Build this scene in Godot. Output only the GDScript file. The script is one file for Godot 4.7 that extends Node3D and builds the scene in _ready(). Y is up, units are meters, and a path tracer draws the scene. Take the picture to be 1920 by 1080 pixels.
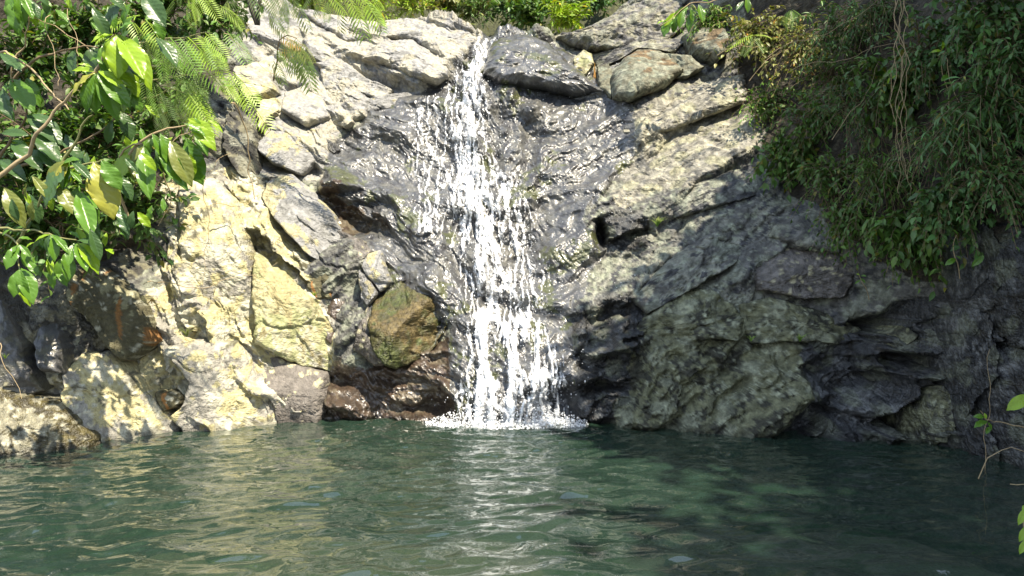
extends Node3D
# A shaded pool below a small waterfall that runs down bedrock; the camera stands over the pool and looks towards -z.

const BASE_X0 := -7.5
const BASE_Y0 := -0.8
const BASE_STEP := 0.5
const BASE_W := 31
const BASE_H := 21
# the lie of the bedrock: z in metres on a half-metre grid of x (columns) and y (rows, upwards)
const BASE := [
	-6.00, -6.19, -6.38, -6.59, -6.80, -7.00, -7.17, -7.38, -8.17, -8.24, -8.61, -8.70, -8.71, -8.67, -8.61, -8.59, -8.57, -8.36, -8.10, -7.92, -7.82, -7.81, -7.80, -7.56, -6.09, -5.39, -5.06, -4.70, -4.22, -3.68, -3.13,
	-6.13, -6.32, -6.52, -6.74, -6.97, -7.20, -7.37, -7.62, -8.31, -8.51, -8.82, -8.93, -8.94, -8.90, -8.84, -8.82, -8.80, -8.59, -8.32, -8.14, -8.05, -8.04, -8.07, -7.80, -6.41, -5.53, -5.24, -4.82, -4.24, -3.65, -3.08,
	-6.25, -6.45, -6.66, -6.88, -7.13, -7.39, -7.62, -7.89, -8.55, -8.71, -9.06, -9.14, -9.13, -9.08, -9.03, -9.03, -8.98, -8.78, -8.54, -8.35, -8.22, -8.17, -8.17, -7.82, -6.28, -5.41, -5.11, -4.66, -4.07, -3.49, -2.93,
	-6.37, -6.57, -6.78, -7.02, -7.28, -7.56, -7.88, -8.31, -8.71, -8.92, -9.22, -9.32, -9.29, -9.21, -9.15, -9.15, -9.13, -9.01, -8.83, -8.66, -8.53, -8.40, -8.42, -8.03, -6.09, -5.05, -4.57, -4.17, -3.71, -3.21, -2.73,
	-6.49, -6.70, -6.92, -7.16, -7.45, -7.78, -8.18, -8.60, -8.86, -9.07, -9.39, -9.50, -9.47, -9.43, -9.45, -9.59, -9.52, -9.41, -9.24, -9.09, -8.91, -8.70, -8.58, -8.06, -5.80, -4.66, -4.06, -3.67, -3.30, -2.91, -2.51,
	-6.63, -6.84, -7.06, -7.32, -7.64, -8.04, -8.50, -8.89, -9.03, -9.30, -9.63, -9.75, -9.75, -9.72, -9.80, -9.93, -9.93, -9.83, -9.67, -9.49, -9.25, -9.00, -8.69, -7.78, -5.74, -4.43, -3.74, -3.33, -3.01, -2.68, -2.50,
	-6.77, -6.98, -7.22, -7.50, -7.85, -8.29, -8.77, -9.15, -9.40, -9.73, -10.00, -10.07, -10.06, -10.05, -10.10, -10.21, -10.22, -10.14, -10.02, -9.86, -9.62, -9.37, -9.01, -7.63, -5.67, -4.38, -3.64, -3.22, -2.90, -2.59, -2.50,
	-6.92, -7.13, -7.38, -7.70, -8.11, -8.60, -9.05, -9.44, -9.80, -10.19, -10.42, -10.44, -10.43, -10.43, -10.48, -10.54, -10.52, -10.46, -10.37, -10.21, -10.01, -9.77, -9.37, -8.11, -5.94, -4.53, -3.79, -3.35, -3.01, -2.68, -2.50,
	-7.04, -7.26, -7.53, -7.89, -8.37, -8.92, -9.41, -9.84, -10.25, -10.63, -10.82, -10.85, -10.84, -10.85, -10.85, -10.86, -10.87, -10.86, -10.77, -10.62, -10.46, -10.25, -9.84, -8.42, -6.20, -4.85, -4.18, -3.75, -3.34, -2.92, -2.51,
	-7.15, -7.39, -7.69, -8.10, -8.64, -9.30, -9.87, -10.33, -10.73, -11.06, -11.21, -11.25, -11.25, -11.26, -11.24, -11.22, -11.24, -11.24, -11.16, -11.01, -10.89, -10.80, -10.43, -9.17, -6.82, -5.31, -4.81, -4.36, -3.82, -3.29, -2.79,
	-7.29, -7.56, -7.90, -8.37, -9.05, -9.79, -10.40, -10.88, -11.24, -11.48, -11.60, -11.63, -11.64, -11.64, -11.62, -11.61, -11.64, -11.66, -11.59, -11.44, -11.34, -11.30, -10.94, -9.78, -7.10, -5.96, -5.53, -5.01, -4.37, -3.74, -3.16,
	-7.49, -7.81, -8.20, -8.71, -9.47, -10.31, -10.98, -11.48, -11.78, -11.95, -12.03, -12.04, -12.05, -12.05, -12.03, -12.03, -12.10, -12.17, -12.13, -12.00, -11.91, -11.75, -11.28, -10.23, -8.50, -7.10, -6.29, -5.61, -4.90, -4.21, -3.57,
	-7.77, -8.15, -8.61, -9.21, -10.01, -10.86, -11.57, -12.08, -12.36, -12.49, -12.54, -12.53, -12.55, -12.56, -12.53, -12.51, -12.62, -12.75, -12.73, -12.60, -12.47, -12.19, -11.60, -10.66, -9.41, -8.11, -7.07, -6.22, -5.42, -4.68, -3.98,
	-8.09, -8.54, -9.09, -9.78, -10.59, -11.43, -12.14, -12.65, -12.95, -13.08, -13.11, -13.10, -13.11, -13.12, -13.08, -13.03, -13.16, -13.31, -13.30, -13.18, -12.96, -12.57, -11.90, -11.01, -9.93, -8.78, -7.72, -6.77, -5.91, -5.11, -4.38,
	-8.44, -8.95, -9.56, -10.29, -11.10, -11.91, -12.63, -13.16, -13.48, -13.63, -13.68, -13.67, -13.66, -13.64, -13.60, -13.59, -13.65, -13.73, -13.71, -13.57, -13.25, -12.76, -12.08, -11.24, -10.26, -9.21, -8.19, -7.23, -6.33, -5.50, -4.74,
	-8.79, -9.34, -9.99, -10.73, -11.52, -12.30, -13.01, -13.56, -13.92, -14.12, -14.20, -14.20, -14.17, -14.12, -14.07, -14.03, -14.02, -14.00, -13.91, -13.69, -13.32, -12.80, -12.14, -11.35, -10.45, -9.49, -8.52, -7.57, -6.68, -5.83, -5.05,
	-9.15, -9.71, -10.37, -11.10, -11.86, -12.62, -13.31, -13.87, -14.28, -14.53, -14.64, -14.64, -14.60, -14.53, -14.44, -14.36, -14.27, -14.14, -13.95, -13.65, -13.24, -12.72, -12.10, -11.38, -10.56, -9.67, -8.75, -7.83, -6.95, -6.11, -5.32,
	-9.51, -10.06, -10.70, -11.41, -12.14, -12.87, -13.54, -14.12, -14.56, -14.86, -14.98, -14.98, -14.93, -14.83, -14.71, -14.58, -14.41, -14.20, -13.92, -13.54, -13.09, -12.59, -12.02, -11.35, -10.60, -9.77, -8.89, -8.02, -7.15, -6.33, -5.55,
	-9.85, -10.39, -11.00, -11.66, -12.36, -13.06, -13.71, -14.28, -14.74, -15.06, -15.19, -15.20, -15.15, -15.04, -14.89, -14.71, -14.49, -14.22, -13.87, -13.45, -12.97, -12.48, -11.93, -11.30, -10.60, -9.82, -8.99, -8.15, -7.31, -6.50, -5.74,
	-10.17, -10.69, -11.26, -11.88, -12.54, -13.20, -13.82, -14.37, -14.81, -15.12, -15.27, -15.31, -15.26, -15.15, -14.99, -14.78, -14.52, -14.21, -13.83, -13.39, -12.91, -12.41, -11.86, -11.25, -10.58, -9.84, -9.06, -8.25, -7.44, -6.65, -5.90,
	-10.47, -10.96, -11.50, -12.08, -12.70, -13.32, -13.90, -14.40, -14.82, -15.11, -15.28, -15.33, -15.30, -15.19, -15.02, -14.79, -14.52, -14.18, -13.79, -13.35, -12.87, -12.36, -11.81, -11.21, -10.56, -9.85, -9.11, -8.34, -7.56, -6.80, -6.07]
const NX := 980
const NY := 664
const DX := BASE_W * BASE_STEP / NX
const DY := BASE_H * BASE_STEP / NY
# skyline of the bedrock: x, y of its upper edge
const CREST := [-9.0, 9.4, -5.6, 8.6, -4.6, 7.3, -3.8, 6.3, -2.9, 6.05, -2.15, 6.0, -1.06, 6.0, -0.8, 5.82, -0.54, 5.66, 0.0, 5.72, 0.72, 5.72, 1.25, 5.86, 1.8, 6.2, 2.1, 6.5, 3.0, 7.6, 4.2, 9.2, 9.0, 9.4]

var rng := RandomNumberGenerator.new()
var n_fbm := FastNoiseLite.new()
var n_ridge := FastNoiseLite.new()
var n_cell := FastNoiseLite.new()
var n_spot := FastNoiseLite.new()
var n_fine := FastNoiseLite.new()
var n_crack := FastNoiseLite.new()
var n_soft := FastNoiseLite.new()
var n_roll := FastNoiseLite.new()
var used := {}
var M := {}
var face_z := PackedFloat32Array()
var face_y := PackedFloat32Array()
var leaf_meshes := []
var small_leaf: ArrayMesh
var narrow_leaf: ArrayMesh
var frond_meshes := []

# ---------------------------------------------------------------- helpers
func numbered(called: String) -> String:
	if not used.has(called):
		used[called] = 0
		return called
	used[called] += 1
	return "%s_%03d" % [called, used[called]]

func tag(o: Node3D, label: String, category: String, group := "", kind := ""):
	if label: o.set_meta("label", label)
	if category: o.set_meta("category", category)
	if group: o.set_meta("group", group)
	if kind: o.set_meta("kind", kind)

func thing(called: String, label: String, category: String, at := Vector3.ZERO, group := "") -> Node3D:
	var o := Node3D.new()
	o.name = numbered(called)
	add_child(o)
	o.position = at
	tag(o, label, category, group)
	return o

func part(parent: Node3D, called: String, mesh: Mesh, m: Material) -> MeshInstance3D:
	var o := MeshInstance3D.new()
	o.name = called
	o.mesh = mesh
	o.material_override = m
	parent.add_child(o, true)
	return o

func whole(called: String, mesh: Mesh, m: Material, label: String, category: String, kind := "", group := "") -> MeshInstance3D:
	var o := MeshInstance3D.new()
	o.name = numbered(called)
	o.mesh = mesh
	if m: o.material_override = m
	add_child(o)
	tag(o, label, category, group, kind)
	return o

func lin(r: float, g: float, b: float) -> Color:
	return Color(r, g, b).linear_to_srgb()

func mesh_of(v: PackedVector3Array, idx: PackedInt32Array, col := PackedColorArray(), nrm := PackedVector3Array()) -> ArrayMesh:
	if nrm.is_empty():
		nrm.resize(v.size())
		for i in range(0, idx.size(), 3):
			var a := idx[i]
			var b := idx[i + 1]
			var c := idx[i + 2]
			var n := (v[c] - v[a]).cross(v[b] - v[a])
			nrm[a] += n
			nrm[b] += n
			nrm[c] += n
		for i in nrm.size():
			nrm[i] = nrm[i].normalized()
	var arr := []
	arr.resize(Mesh.ARRAY_MAX)
	arr[Mesh.ARRAY_VERTEX] = v
	arr[Mesh.ARRAY_NORMAL] = nrm
	if not col.is_empty(): arr[Mesh.ARRAY_COLOR] = col
	arr[Mesh.ARRAY_INDEX] = idx
	var m := ArrayMesh.new()
	m.add_surface_from_arrays(Mesh.PRIMITIVE_TRIANGLES, arr)
	return m

func noise_texture(seed_: int, freq: float, low: float, high: float, kind: int, gain := 0.5, octaves := 5, contrast := 1.0) -> ImageTexture:
	var n := FastNoiseLite.new()
	n.seed = seed_
	n.frequency = freq
	n.noise_type = kind
	n.fractal_octaves = octaves
	n.fractal_gain = gain
	if kind == FastNoiseLite.TYPE_CELLULAR:
		n.cellular_return_type = FastNoiseLite.RETURN_DISTANCE
	var im := n.get_seamless_image(512, 512, false, false, 0.12)
	im.convert(Image.FORMAT_RGB8)
	var d := im.get_data()
	for i in range(0, d.size(), 3):
		var t := clampf((d[i] / 255.0 - 0.5) * contrast + 0.5, 0.0, 1.0)
		var k := int(255.0 * lerpf(low, high, t))
		d[i] = k
		d[i + 1] = k
		d[i + 2] = k
	return ImageTexture.create_from_image(Image.create_from_data(512, 512, false, Image.FORMAT_RGB8, d))

func material(c: Color, rough: float, tex: Texture2D = null, bump: Texture2D = null, size := 1.0, depth := 1.0, spec := 0.5) -> StandardMaterial3D:
	var m := StandardMaterial3D.new()
	m.albedo_color = c
	m.roughness = rough
	m.metallic_specular = spec
	m.vertex_color_use_as_albedo = true
	if tex or bump:
		m.uv1_triplanar = true
		m.uv1_world_triplanar = true
		m.uv1_scale = Vector3.ONE / size
	if tex: m.albedo_texture = tex
	if bump:
		m.heightmap_enabled = true
		m.heightmap_texture = bump
		m.heightmap_scale = depth
	return m

func tube(v: PackedVector3Array, idx: PackedInt32Array, line: Array, r0: float, r1: float, sides := 5):
	var n := line.size()
	var from := v.size()
	for i in n:
		var a: Vector3 = line[maxi(i - 1, 0)]
		var b: Vector3 = line[mini(i + 1, n - 1)]
		var t := (b - a).normalized()
		var u := t.cross(Vector3(0.13, 0.31, 0.94)).normalized()
		var w := t.cross(u)
		var r := lerpf(r0, r1, float(i) / maxi(n - 1, 1))
		for k in sides:
			var an := TAU * k / sides
			v.append(line[i] + (u * cos(an) + w * sin(an)) * r)
	for i in n - 1:
		for k in sides:
			var a := from + i * sides + k
			var b := from + i * sides + (k + 1) % sides
			idx.append_array([a, a + sides, b, b, a + sides, b + sides])

func wiggle(line: Array, step: float, amount: float, seed_: int) -> Array:
	# a smooth curve through the points, with small bends of its own
	var c := Curve3D.new()
	for i in line.size():
		var a: Vector3 = line[maxi(i - 1, 0)]
		var b: Vector3 = line[mini(i + 1, line.size() - 1)]
		var t := (b - a) / 6.0
		c.add_point(line[i], -t, t)
	var l := c.get_baked_length()
	var n := maxi(int(l / step), 3)
	var out := []
	for i in n + 1:
		var p := c.sample_baked(l * i / n)
		var s := l * i / n
		out.append(p + Vector3(n_fbm.get_noise_2d(s * 1.7, seed_ * 7.1), n_fbm.get_noise_2d(s * 1.7, seed_ * 7.1 + 90.0), n_fbm.get_noise_2d(s * 1.7, seed_ * 7.1 + 180.0)) * amount)
	return out

func stick(parent: Node3D, called: String, line: Array, r0: float, r1: float, m: Material, amount := 0.05):
	var v := PackedVector3Array()
	var idx := PackedInt32Array()
	tube(v, idx, wiggle(line, 0.06, amount, int(absf(line[0].x) * 1000.0)), r0, r1)
	return part(parent, called, mesh_of(v, idx), m)

# ---------------------------------------------------------------- rock colours (what the stone is made of and what grows on it)
func rock_color(zone: int, p: Vector3) -> Color:
	var a := n_fbm.get_noise_3dv(p * 1.3)
	var b := n_fbm.get_noise_3dv(p * 5.0 + Vector3(40, 0, 0))
	var g := 1.0 + 0.25 * b
	var spot := n_spot.get_noise_3dv(p * 3.2 + Vector3(b, a, b) * 0.10)   # -1 in the middle of a round crust, rising outwards
	var crust := smoothstep(-0.56, -0.66, spot + 0.25 * b)
	var dots := smoothstep(-0.62, -0.74, n_spot.get_noise_3dv(p * 11.0 + Vector3(a, b, a) * 0.5) + 0.35 * b - 0.2 * a + 0.05)
	var c := Color(0.2, 0.2, 0.18)
	match zone:
		0: # right bank
			var beds := turned(p.x, p.y, 38.0)
			b = 0.5 * b + 0.75 * n_fbm.get_noise_2d(beds.x * 0.9 + a, beds.y * 5.5)
			g = 1.0 + 0.25 * b
			c = Color(0.19, 0.19, 0.175) * g
			if a + b * 0.8 > 0.02: c = Color(0.32, 0.325, 0.27) * g
			if b > 0.24: c = Color(0.09, 0.093, 0.098) * g
			c = c.lerp(Color(0.38, 0.41, 0.31), maxf(crust * 0.6, dots * 0.9))
		1: # pale water-worn stone
			c = Color(0.36, 0.358, 0.35) * (1.0 + 0.13 * b)
			if a * 0.9 + b * 0.7 > 0.08: c = Color(0.42, 0.4, 0.33) * (1.0 + 0.3 * b)
			if a + 0.9 * b < -0.36: c = Color(0.24, 0.24, 0.23) * g
			c = c.lerp(Color(0.6, 0.56, 0.42), crust * 0.5)
		2: # wet dark stone under the fall
			c = Color(0.10, 0.103, 0.106) * (1.0 + 0.35 * b)
			if a * 0.8 + b > 0.25: c = Color(0.135, 0.134, 0.122) * g
			if b < -0.27: c = Color(0.06, 0.062, 0.065)
			if a < -0.25 and b > -0.1: c = Color(0.09, 0.10, 0.045) * g
		3: # brown stained wet stone
			c = Color(0.085, 0.06, 0.042) * (1.0 + 0.5 * b)
			if a + b * 0.8 > 0.22: c = Color(0.14, 0.115, 0.08) * g
			if a - b < -0.35: c = Color(0.06, 0.045, 0.032)
		4: # mound under crusts of lichen
			c = Color(0.085, 0.085, 0.06) * g
			if b + a * 0.4 > -0.06: c = Color(0.22, 0.225, 0.13) * g
			c = c.lerp(Color(0.42, 0.44, 0.30), maxf(crust * 0.7, dots))
		5: # dark bluish shale
			c = Color(0.075, 0.078, 0.08) * (1.0 + 0.5 * b)
			if a + b > 0.25: c = Color(0.2, 0.205, 0.2) * g
			if b < -0.25: c = Color(0.06, 0.058, 0.048)
			c = c.lerp(Color(0.26, 0.28, 0.2), crust * 0.6)
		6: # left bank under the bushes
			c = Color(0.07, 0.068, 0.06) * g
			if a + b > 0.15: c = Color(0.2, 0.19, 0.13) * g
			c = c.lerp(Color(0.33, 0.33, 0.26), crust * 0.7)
		7: # dry tan ridges
			var tan_beds := turned(p.x, p.y, 38.0)
			b = 0.6 * b + 0.6 * n_fbm.get_noise_2d(tan_beds.x * 0.9 + a, tan_beds.y * 5.5)
			g = 1.0 + 0.25 * b
			c = Color(0.37, 0.355, 0.3) * g
			if b + a * 0.5 > 0.1: c = Color(0.49, 0.465, 0.36) * g
			if b < -0.24: c = Color(0.17, 0.17, 0.16) * g
			c = c.lerp(Color(0.45, 0.44, 0.3), crust * 0.8)
		8: # grey ledges above
			c = Color(0.27, 0.265, 0.25) * g
			if b > 0.13: c = Color(0.33, 0.32, 0.24) * g
			if b < -0.17: c = Color(0.11, 0.112, 0.115) * g
			c = c.lerp(Color(0.37, 0.38, 0.29), crust * 0.7)
		9: # pale stone thick with cream lichen
			c = Color(0.37, 0.355, 0.31) * g
			if a + b * 0.9 > -0.02: c = Color(0.55, 0.5, 0.28) * (1.0 + 0.25 * b)
			if a * 0.5 - b > 0.36: c = Color(0.2, 0.19, 0.13) * g
			c = c.lerp(Color(0.62, 0.6, 0.47), maxf(crust, dots))
		10: # soil and roots; the left patch also paints the thicket's deep shade
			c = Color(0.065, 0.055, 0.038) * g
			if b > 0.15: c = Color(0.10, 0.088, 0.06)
		11: # mossy wet boulder
			c = Color(0.125, 0.12, 0.04) * (1.0 + 0.5 * b)
			if a + b * 0.7 > 0.16: c = Color(0.17, 0.13, 0.05) * (1.0 + 0.4 * b)
			if a - b * 0.6 < -0.1: c = Color(0.085, 0.105, 0.025) * g
			if p.y > 1.55 + 0.3 * a and p.x < -1.45 + 0.5 * b: c = Color(0.26, 0.26, 0.22) * g  # grey patch paints in the wet sheen on the boulder's top
		12: # smooth grey-brown slab
			c = Color(0.22, 0.2, 0.18) * (1.0 + 0.14 * b)
			if a + b < -0.3: c = Color(0.15, 0.135, 0.12)
			c = c.lerp(Color(0.6, 0.56, 0.36), dots if p.y > 0.55 + 0.8 * b else 0.0)
		13: # dark block with orange iron streaks
			c = Color(0.13, 0.12, 0.07) * g
			var streak := n_fbm.get_noise_2d(p.x * 7.0 + p.y * 2.0, p.y * 0.8)
			if streak > 0.3: c = Color(0.33, 0.17, 0.06) * g
			if a + b > 0.25: c = Color(0.32, 0.31, 0.19) * g
			c = c.lerp(Color(0.5, 0.5, 0.4), dots)
		14: # black wet rock
			c = Color(0.085, 0.085, 0.086) * g
			if b > 0.2: c = Color(0.12, 0.115, 0.09)
		15: # yellow-green lichen slab
			c = Color(0.46, 0.41, 0.22) * (1.0 + 0.3 * b)
			if a + b * 0.7 > 0.02: c = Color(0.38, 0.39, 0.2) * g
			if a * 0.6 - b * 0.8 > 0.2: c = Color(0.5, 0.49, 0.4) * g
			if b < -0.25: c = Color(0.28, 0.24, 0.12)
			c = c.lerp(Color(0.58, 0.55, 0.34), maxf(crust * 0.6, dots))
		16: # light grey smooth slab
			c = Color(0.34, 0.34, 0.335) * (1.0 + 0.12 * b)
			if a + b * 0.8 > 0.2: c = Color(0.48, 0.44, 0.27) * g
			if a + b < -0.3: c = Color(0.28, 0.28, 0.27)
		17: # orange-brown stained pale stone
			c = Color(0.36, 0.35, 0.33) * g
			if a + b * 0.5 > 0.03: c = Color(0.42, 0.25, 0.12) * g
		19: # olive film over brown stone
			c = Color(0.12, 0.10, 0.035) * (1.0 + 0.4 * b)
			if a + b > 0.12: c = Color(0.34, 0.32, 0.22) * g
			if b < -0.2: c = Color(0.09, 0.075, 0.04)
			c = c.lerp(Color(0.55, 0.53, 0.4), dots)
		18: # rounded boulder with grey-green film
			c = Color(0.23, 0.225, 0.16) * g
			if b > 0.05: c = Color(0.27, 0.29, 0.22) * g
			if a < -0.15: c = Color(0.22, 0.16, 0.09) * g
			c = c.lerp(Color(0.4, 0.41, 0.32), crust * 0.6)
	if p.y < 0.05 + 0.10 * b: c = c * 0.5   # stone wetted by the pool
	return c

# ---------------------------------------------------------------- bedrock
func crack(p: Vector3) -> float:
	# 1 along the joints of the stone, 0 between them
	var w := n_fbm.get_noise_3dv(p * 2.0) * 0.25
	return smoothstep(-0.93, -0.99, n_crack.get_noise_3d(p.x * 1.3 + p.y * 0.9 + w, p.y * 1.1 - p.x * 0.5 + w, p.z * 0.6)) * smoothstep(-0.2, 0.15, n_fbm.get_noise_3dv(p * 0.9 + Vector3(7, 0, 0)))

func sheets(x: float, y: float, steps: float) -> float:
	# stacked sheets of stone: level treads with a sharp lower lip
	var k := n_roll.get_noise_2d(x, y) * steps
	var f := k - floorf(k)
	return floorf(k) + smoothstep(0.8, 1.0, f) + 0.25 * f

func smin(a: float, b: float, k: float) -> float:
	var h := maxf(k - absf(a - b), 0.0) / k
	return minf(a, b) - h * h * k * 0.25

func crest(x: float) -> float:
	for i in range(0, CREST.size() - 2, 2):
		if x <= CREST[i + 2]:
			return lerpf(CREST[i + 1], CREST[i + 3], clampf((x - CREST[i]) / (CREST[i + 2] - CREST[i]), 0.0, 1.0))
	return CREST[CREST.size() - 1]

func turned(x: float, y: float, deg: float) -> Vector2:
	var a := deg_to_rad(deg)
	return Vector2(x * cos(a) + y * sin(a), -x * sin(a) + y * cos(a))

func build_bedrock():
	var data := PackedFloat32Array()
	for row in BASE_H: for k in BASE_W: data.append(BASE[row * BASE_W + k])
	var im := Image.create_from_data(BASE_W, BASE_H, false, Image.FORMAT_RF, data.to_byte_array())
	im.resize(NX, NY, Image.INTERPOLATE_CUBIC)
	var z0 := im.get_data().to_float32_array()
	var zones := {
		1: [PackedVector2Array([Vector2(-4.752, 6.592), Vector2(-3.793, 7.19), Vector2(-0.535, 5.821), Vector2(-0.629, 5.106), Vector2(-1.207, 4.558), Vector2(-2.048, 4.257), Vector2(-2.435, 3.782), Vector2(-2.587, 3.009), Vector2(-3.295, 2.942), Vector2(-3.559, 3.564), Vector2(-3.585, 4.54)])],
		2: [PackedVector2Array([Vector2(-0.487, 5.752), Vector2(0.622, 5.679), Vector2(1.391, 4.691), Vector2(1.762, 4.027), Vector2(1.6, 3.245), Vector2(1.134, 2.775), Vector2(0.897, 2.328), Vector2(1.138, 1.902), Vector2(0.714, 1.37), Vector2(0.622, 0.878), Vector2(0.594, -0.222), Vector2(-0.66, -0.241), Vector2(-0.759, 1.121), Vector2(-1.302, 1.565), Vector2(-1.817, 2.038), Vector2(-2.213, 2.468), Vector2(-2.587, 3.009), Vector2(-2.408, 3.607), Vector2(-1.891, 4.257), Vector2(-1.127, 4.558), Vector2(-0.679, 5.234)])],
		3: [PackedVector2Array([Vector2(-2.253, 0.624), Vector2(-1.498, 0.564), Vector2(-0.685, 0.878), Vector2(-0.537, -0.291), Vector2(-2.281, -0.301)]), PackedVector2Array([Vector2(-2.653, 3.006), Vector2(-1.998, 2.856), Vector2(-1.279, 2.106), Vector2(-2.181, 2.25)])],
		4: [PackedVector2Array([Vector2(1.469, 1.01), Vector2(2.24, 1.137), Vector2(2.999, 0.923), Vector2(3.088, 0.287), Vector2(2.568, -0.194), Vector2(1.096, -0.288), Vector2(1.306, 0.55)])],
		5: [PackedVector2Array([Vector2(2.999, 0.923), Vector2(3.864, 1.159), Vector2(4.074, 1.398), Vector2(4.288, 2.438), Vector2(4.358, 1.246), Vector2(4.433, 0.081), Vector2(4.22, -0.058), Vector2(2.513, -0.194), Vector2(3.088, 0.287)]), PackedVector2Array([Vector2(0.639, 1.18), Vector2(1.399, 1.373), Vector2(1.457, 0.893), Vector2(1.299, 0.438), Vector2(0.986, -0.298), Vector2(0.592, -0.335)]), PackedVector2Array([Vector2(1.101, 2.326), Vector2(1.64, 2.422), Vector2(1.703, 2.101), Vector2(1.15, 2.041)])],
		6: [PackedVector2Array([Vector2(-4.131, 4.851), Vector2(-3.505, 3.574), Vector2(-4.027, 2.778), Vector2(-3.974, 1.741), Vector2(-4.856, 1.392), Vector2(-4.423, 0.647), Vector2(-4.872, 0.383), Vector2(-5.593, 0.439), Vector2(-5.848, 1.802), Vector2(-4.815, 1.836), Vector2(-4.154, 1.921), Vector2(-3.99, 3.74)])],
		7: [PackedVector2Array([Vector2(1.689, 4.033), Vector2(3.385, 4.654), Vector2(3.344, 3.451), Vector2(2.282, 2.883), Vector2(1.32, 2.542), Vector2(1.6, 3.245)])],
		8: [PackedVector2Array([Vector2(0.632, 5.878), Vector2(2.195, 6.896), Vector2(3.563, 6.278), Vector2(3.274, 4.696), Vector2(1.689, 4.033), Vector2(1.391, 4.691)])],
		9: [PackedVector2Array([Vector2(-4.185, 2.832), Vector2(-3.295, 2.942), Vector2(-2.658, 2.098), Vector2(-2.024, 0.868), Vector2(-2.161, -0.361), Vector2(-3.639, -0.265), Vector2(-5.067, -0.157), Vector2(-5.173, 0.406), Vector2(-4.423, 0.647), Vector2(-3.825, 1.743)])],
		10: [PackedVector2Array([Vector2(-6.239, 5.031), Vector2(-4.656, 6.673), Vector2(-4.131, 4.851), Vector2(-3.99, 3.74), Vector2(-4.091, 2.842), Vector2(-4.154, 1.921), Vector2(-4.815, 1.836), Vector2(-5.505, 1.812)]), PackedVector2Array([Vector2(3.385, 4.654), Vector2(3.458, 6.769), Vector2(4.866, 4.813), Vector2(4.349, 2.544), Vector2(4.092, 1.6), Vector2(3.762, 1.842), Vector2(3.256, 2.962)])]}
	var gw := 155
	var gh := 105
	var weights := {}
	for z in zones:
		var zi := PackedFloat32Array()
		zi.resize(gw * gh)
		for poly in zones[z]:
			for j in gh: for i in gw:
				if Geometry2D.is_point_in_polygon(Vector2(BASE_X0 - 0.25 + (i + 0.5) * 0.1, BASE_Y0 - 0.25 + (j + 0.5) * 0.1), poly): zi[j * gw + i] = 1.0
		var wi := Image.create_from_data(gw, gh, false, Image.FORMAT_RF, zi.to_byte_array())
		wi.resize(gw / 2, gh / 2, Image.INTERPOLATE_BILINEAR)
		wi.resize(NX, NY, Image.INTERPOLATE_CUBIC)
		weights[z] = wi.get_data().to_float32_array()
	var v := PackedVector3Array()
	var col := PackedColorArray()
	var zone_of := PackedByteArray()
	v.resize(NX * NY)
	col.resize(NX * NY)
	zone_of.resize(NX * NY)
	var keys := weights.keys()
	var wl := []
	for k in keys: wl.append(weights[k])
	for i in NX:
		var x := BASE_X0 - 0.25 + (i + 0.5) * DX
		var top := crest(x) + 0.10 * n_fbm.get_noise_1d(x * 2.0)
		var ztop := 0.0
		for j in NY:
			var y := BASE_Y0 - 0.25 + (j + 0.5) * DY
			var at := j * NX + i
			var wx := n_fbm.get_noise_2d(x * 0.9, y * 0.9)
			var wy := n_fbm.get_noise_2d(x * 0.9 + 50.0, y * 0.9)
			var best := 0
			var most := 0.34
			var jig := n_fbm.get_noise_2d(x * 4.0, y * 4.0) * 0.35
			var q := [1.0, 0, 0, 0, 0, 0, 0, 0, 0, 0, 0]
			for k in keys.size():
				var w: float = clampf(wl[k][at], 0.0, 1.0)
				if w > 0.01:
					q[keys[k]] = w
					q[0] -= w
					if w + jig * (1.0 if k % 2 == 0 else -1.0) > most:
						most = w + jig * (1.0 if k % 2 == 0 else -1.0)
						best = keys[k]
			var wr: float = maxf(q[0], 0.0) + q[7] + q[8] + q[4] + q[10] * 0.5
			var d := 0.0
			var xx := x + wx * 0.16
			var yy := y + wy * 0.16
			if wr > 0.01:
				var s := turned(xx, yy, 38.0)
				d += wr * (0.20 * n_soft.get_noise_2d(s.x * 0.16, s.y * 0.5) + 0.034 * sheets(s.x * 0.26, s.y * 1.2, 8.0) + 0.04 * n_soft.get_noise_2d(s.x * 0.45, s.y * 3.4) + 0.02 * n_ridge.get_noise_2d(s.x * 1.2, s.y * 7.0))
			if q[4] > 0.01:
				var s4 := turned(xx, yy, 30.0)
				d += q[4] * (0.05 * n_cell.get_noise_2d(s4.x * 1.6, s4.y * 4.0) + 0.10 * n_soft.get_noise_2d(s4.x * 0.7, s4.y * 2.6) + 0.06 * n_ridge.get_noise_2d(s4.x * 2.2, s4.y * 5.5))
			var ww: float = q[2] + q[3]
			if ww > 0.01:
				var s := turned(xx, yy, -30.0).lerp(turned(xx, yy, 24.0), smoothstep(-1.0, 0.6, x))
				d += ww * (0.16 * n_soft.get_noise_2d(s.x * 0.3, s.y * 0.55) + 0.03 * sheets(s.x * 0.5, s.y * 1.5, 7.0) + 0.03 * n_soft.get_noise_2d(s.x * 1.3, s.y * 4.5) + 0.010 * n_ridge.get_noise_2d(s.x * 2.4, s.y * 8.0))
				d += q[3] * (0.035 * sheets(xx * 0.8, yy * 3.6, 6.0) + 0.03 * n_ridge.get_noise_2d(xx * 4.0, yy * 9.0))
				# the lip that splits the fall, and the step over it
				d += 0.22 * smoothstep(0.95, 0.2, absf(x + 0.1)) * smoothstep(1.22, 1.1, y + 0.06 * wx)
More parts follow.
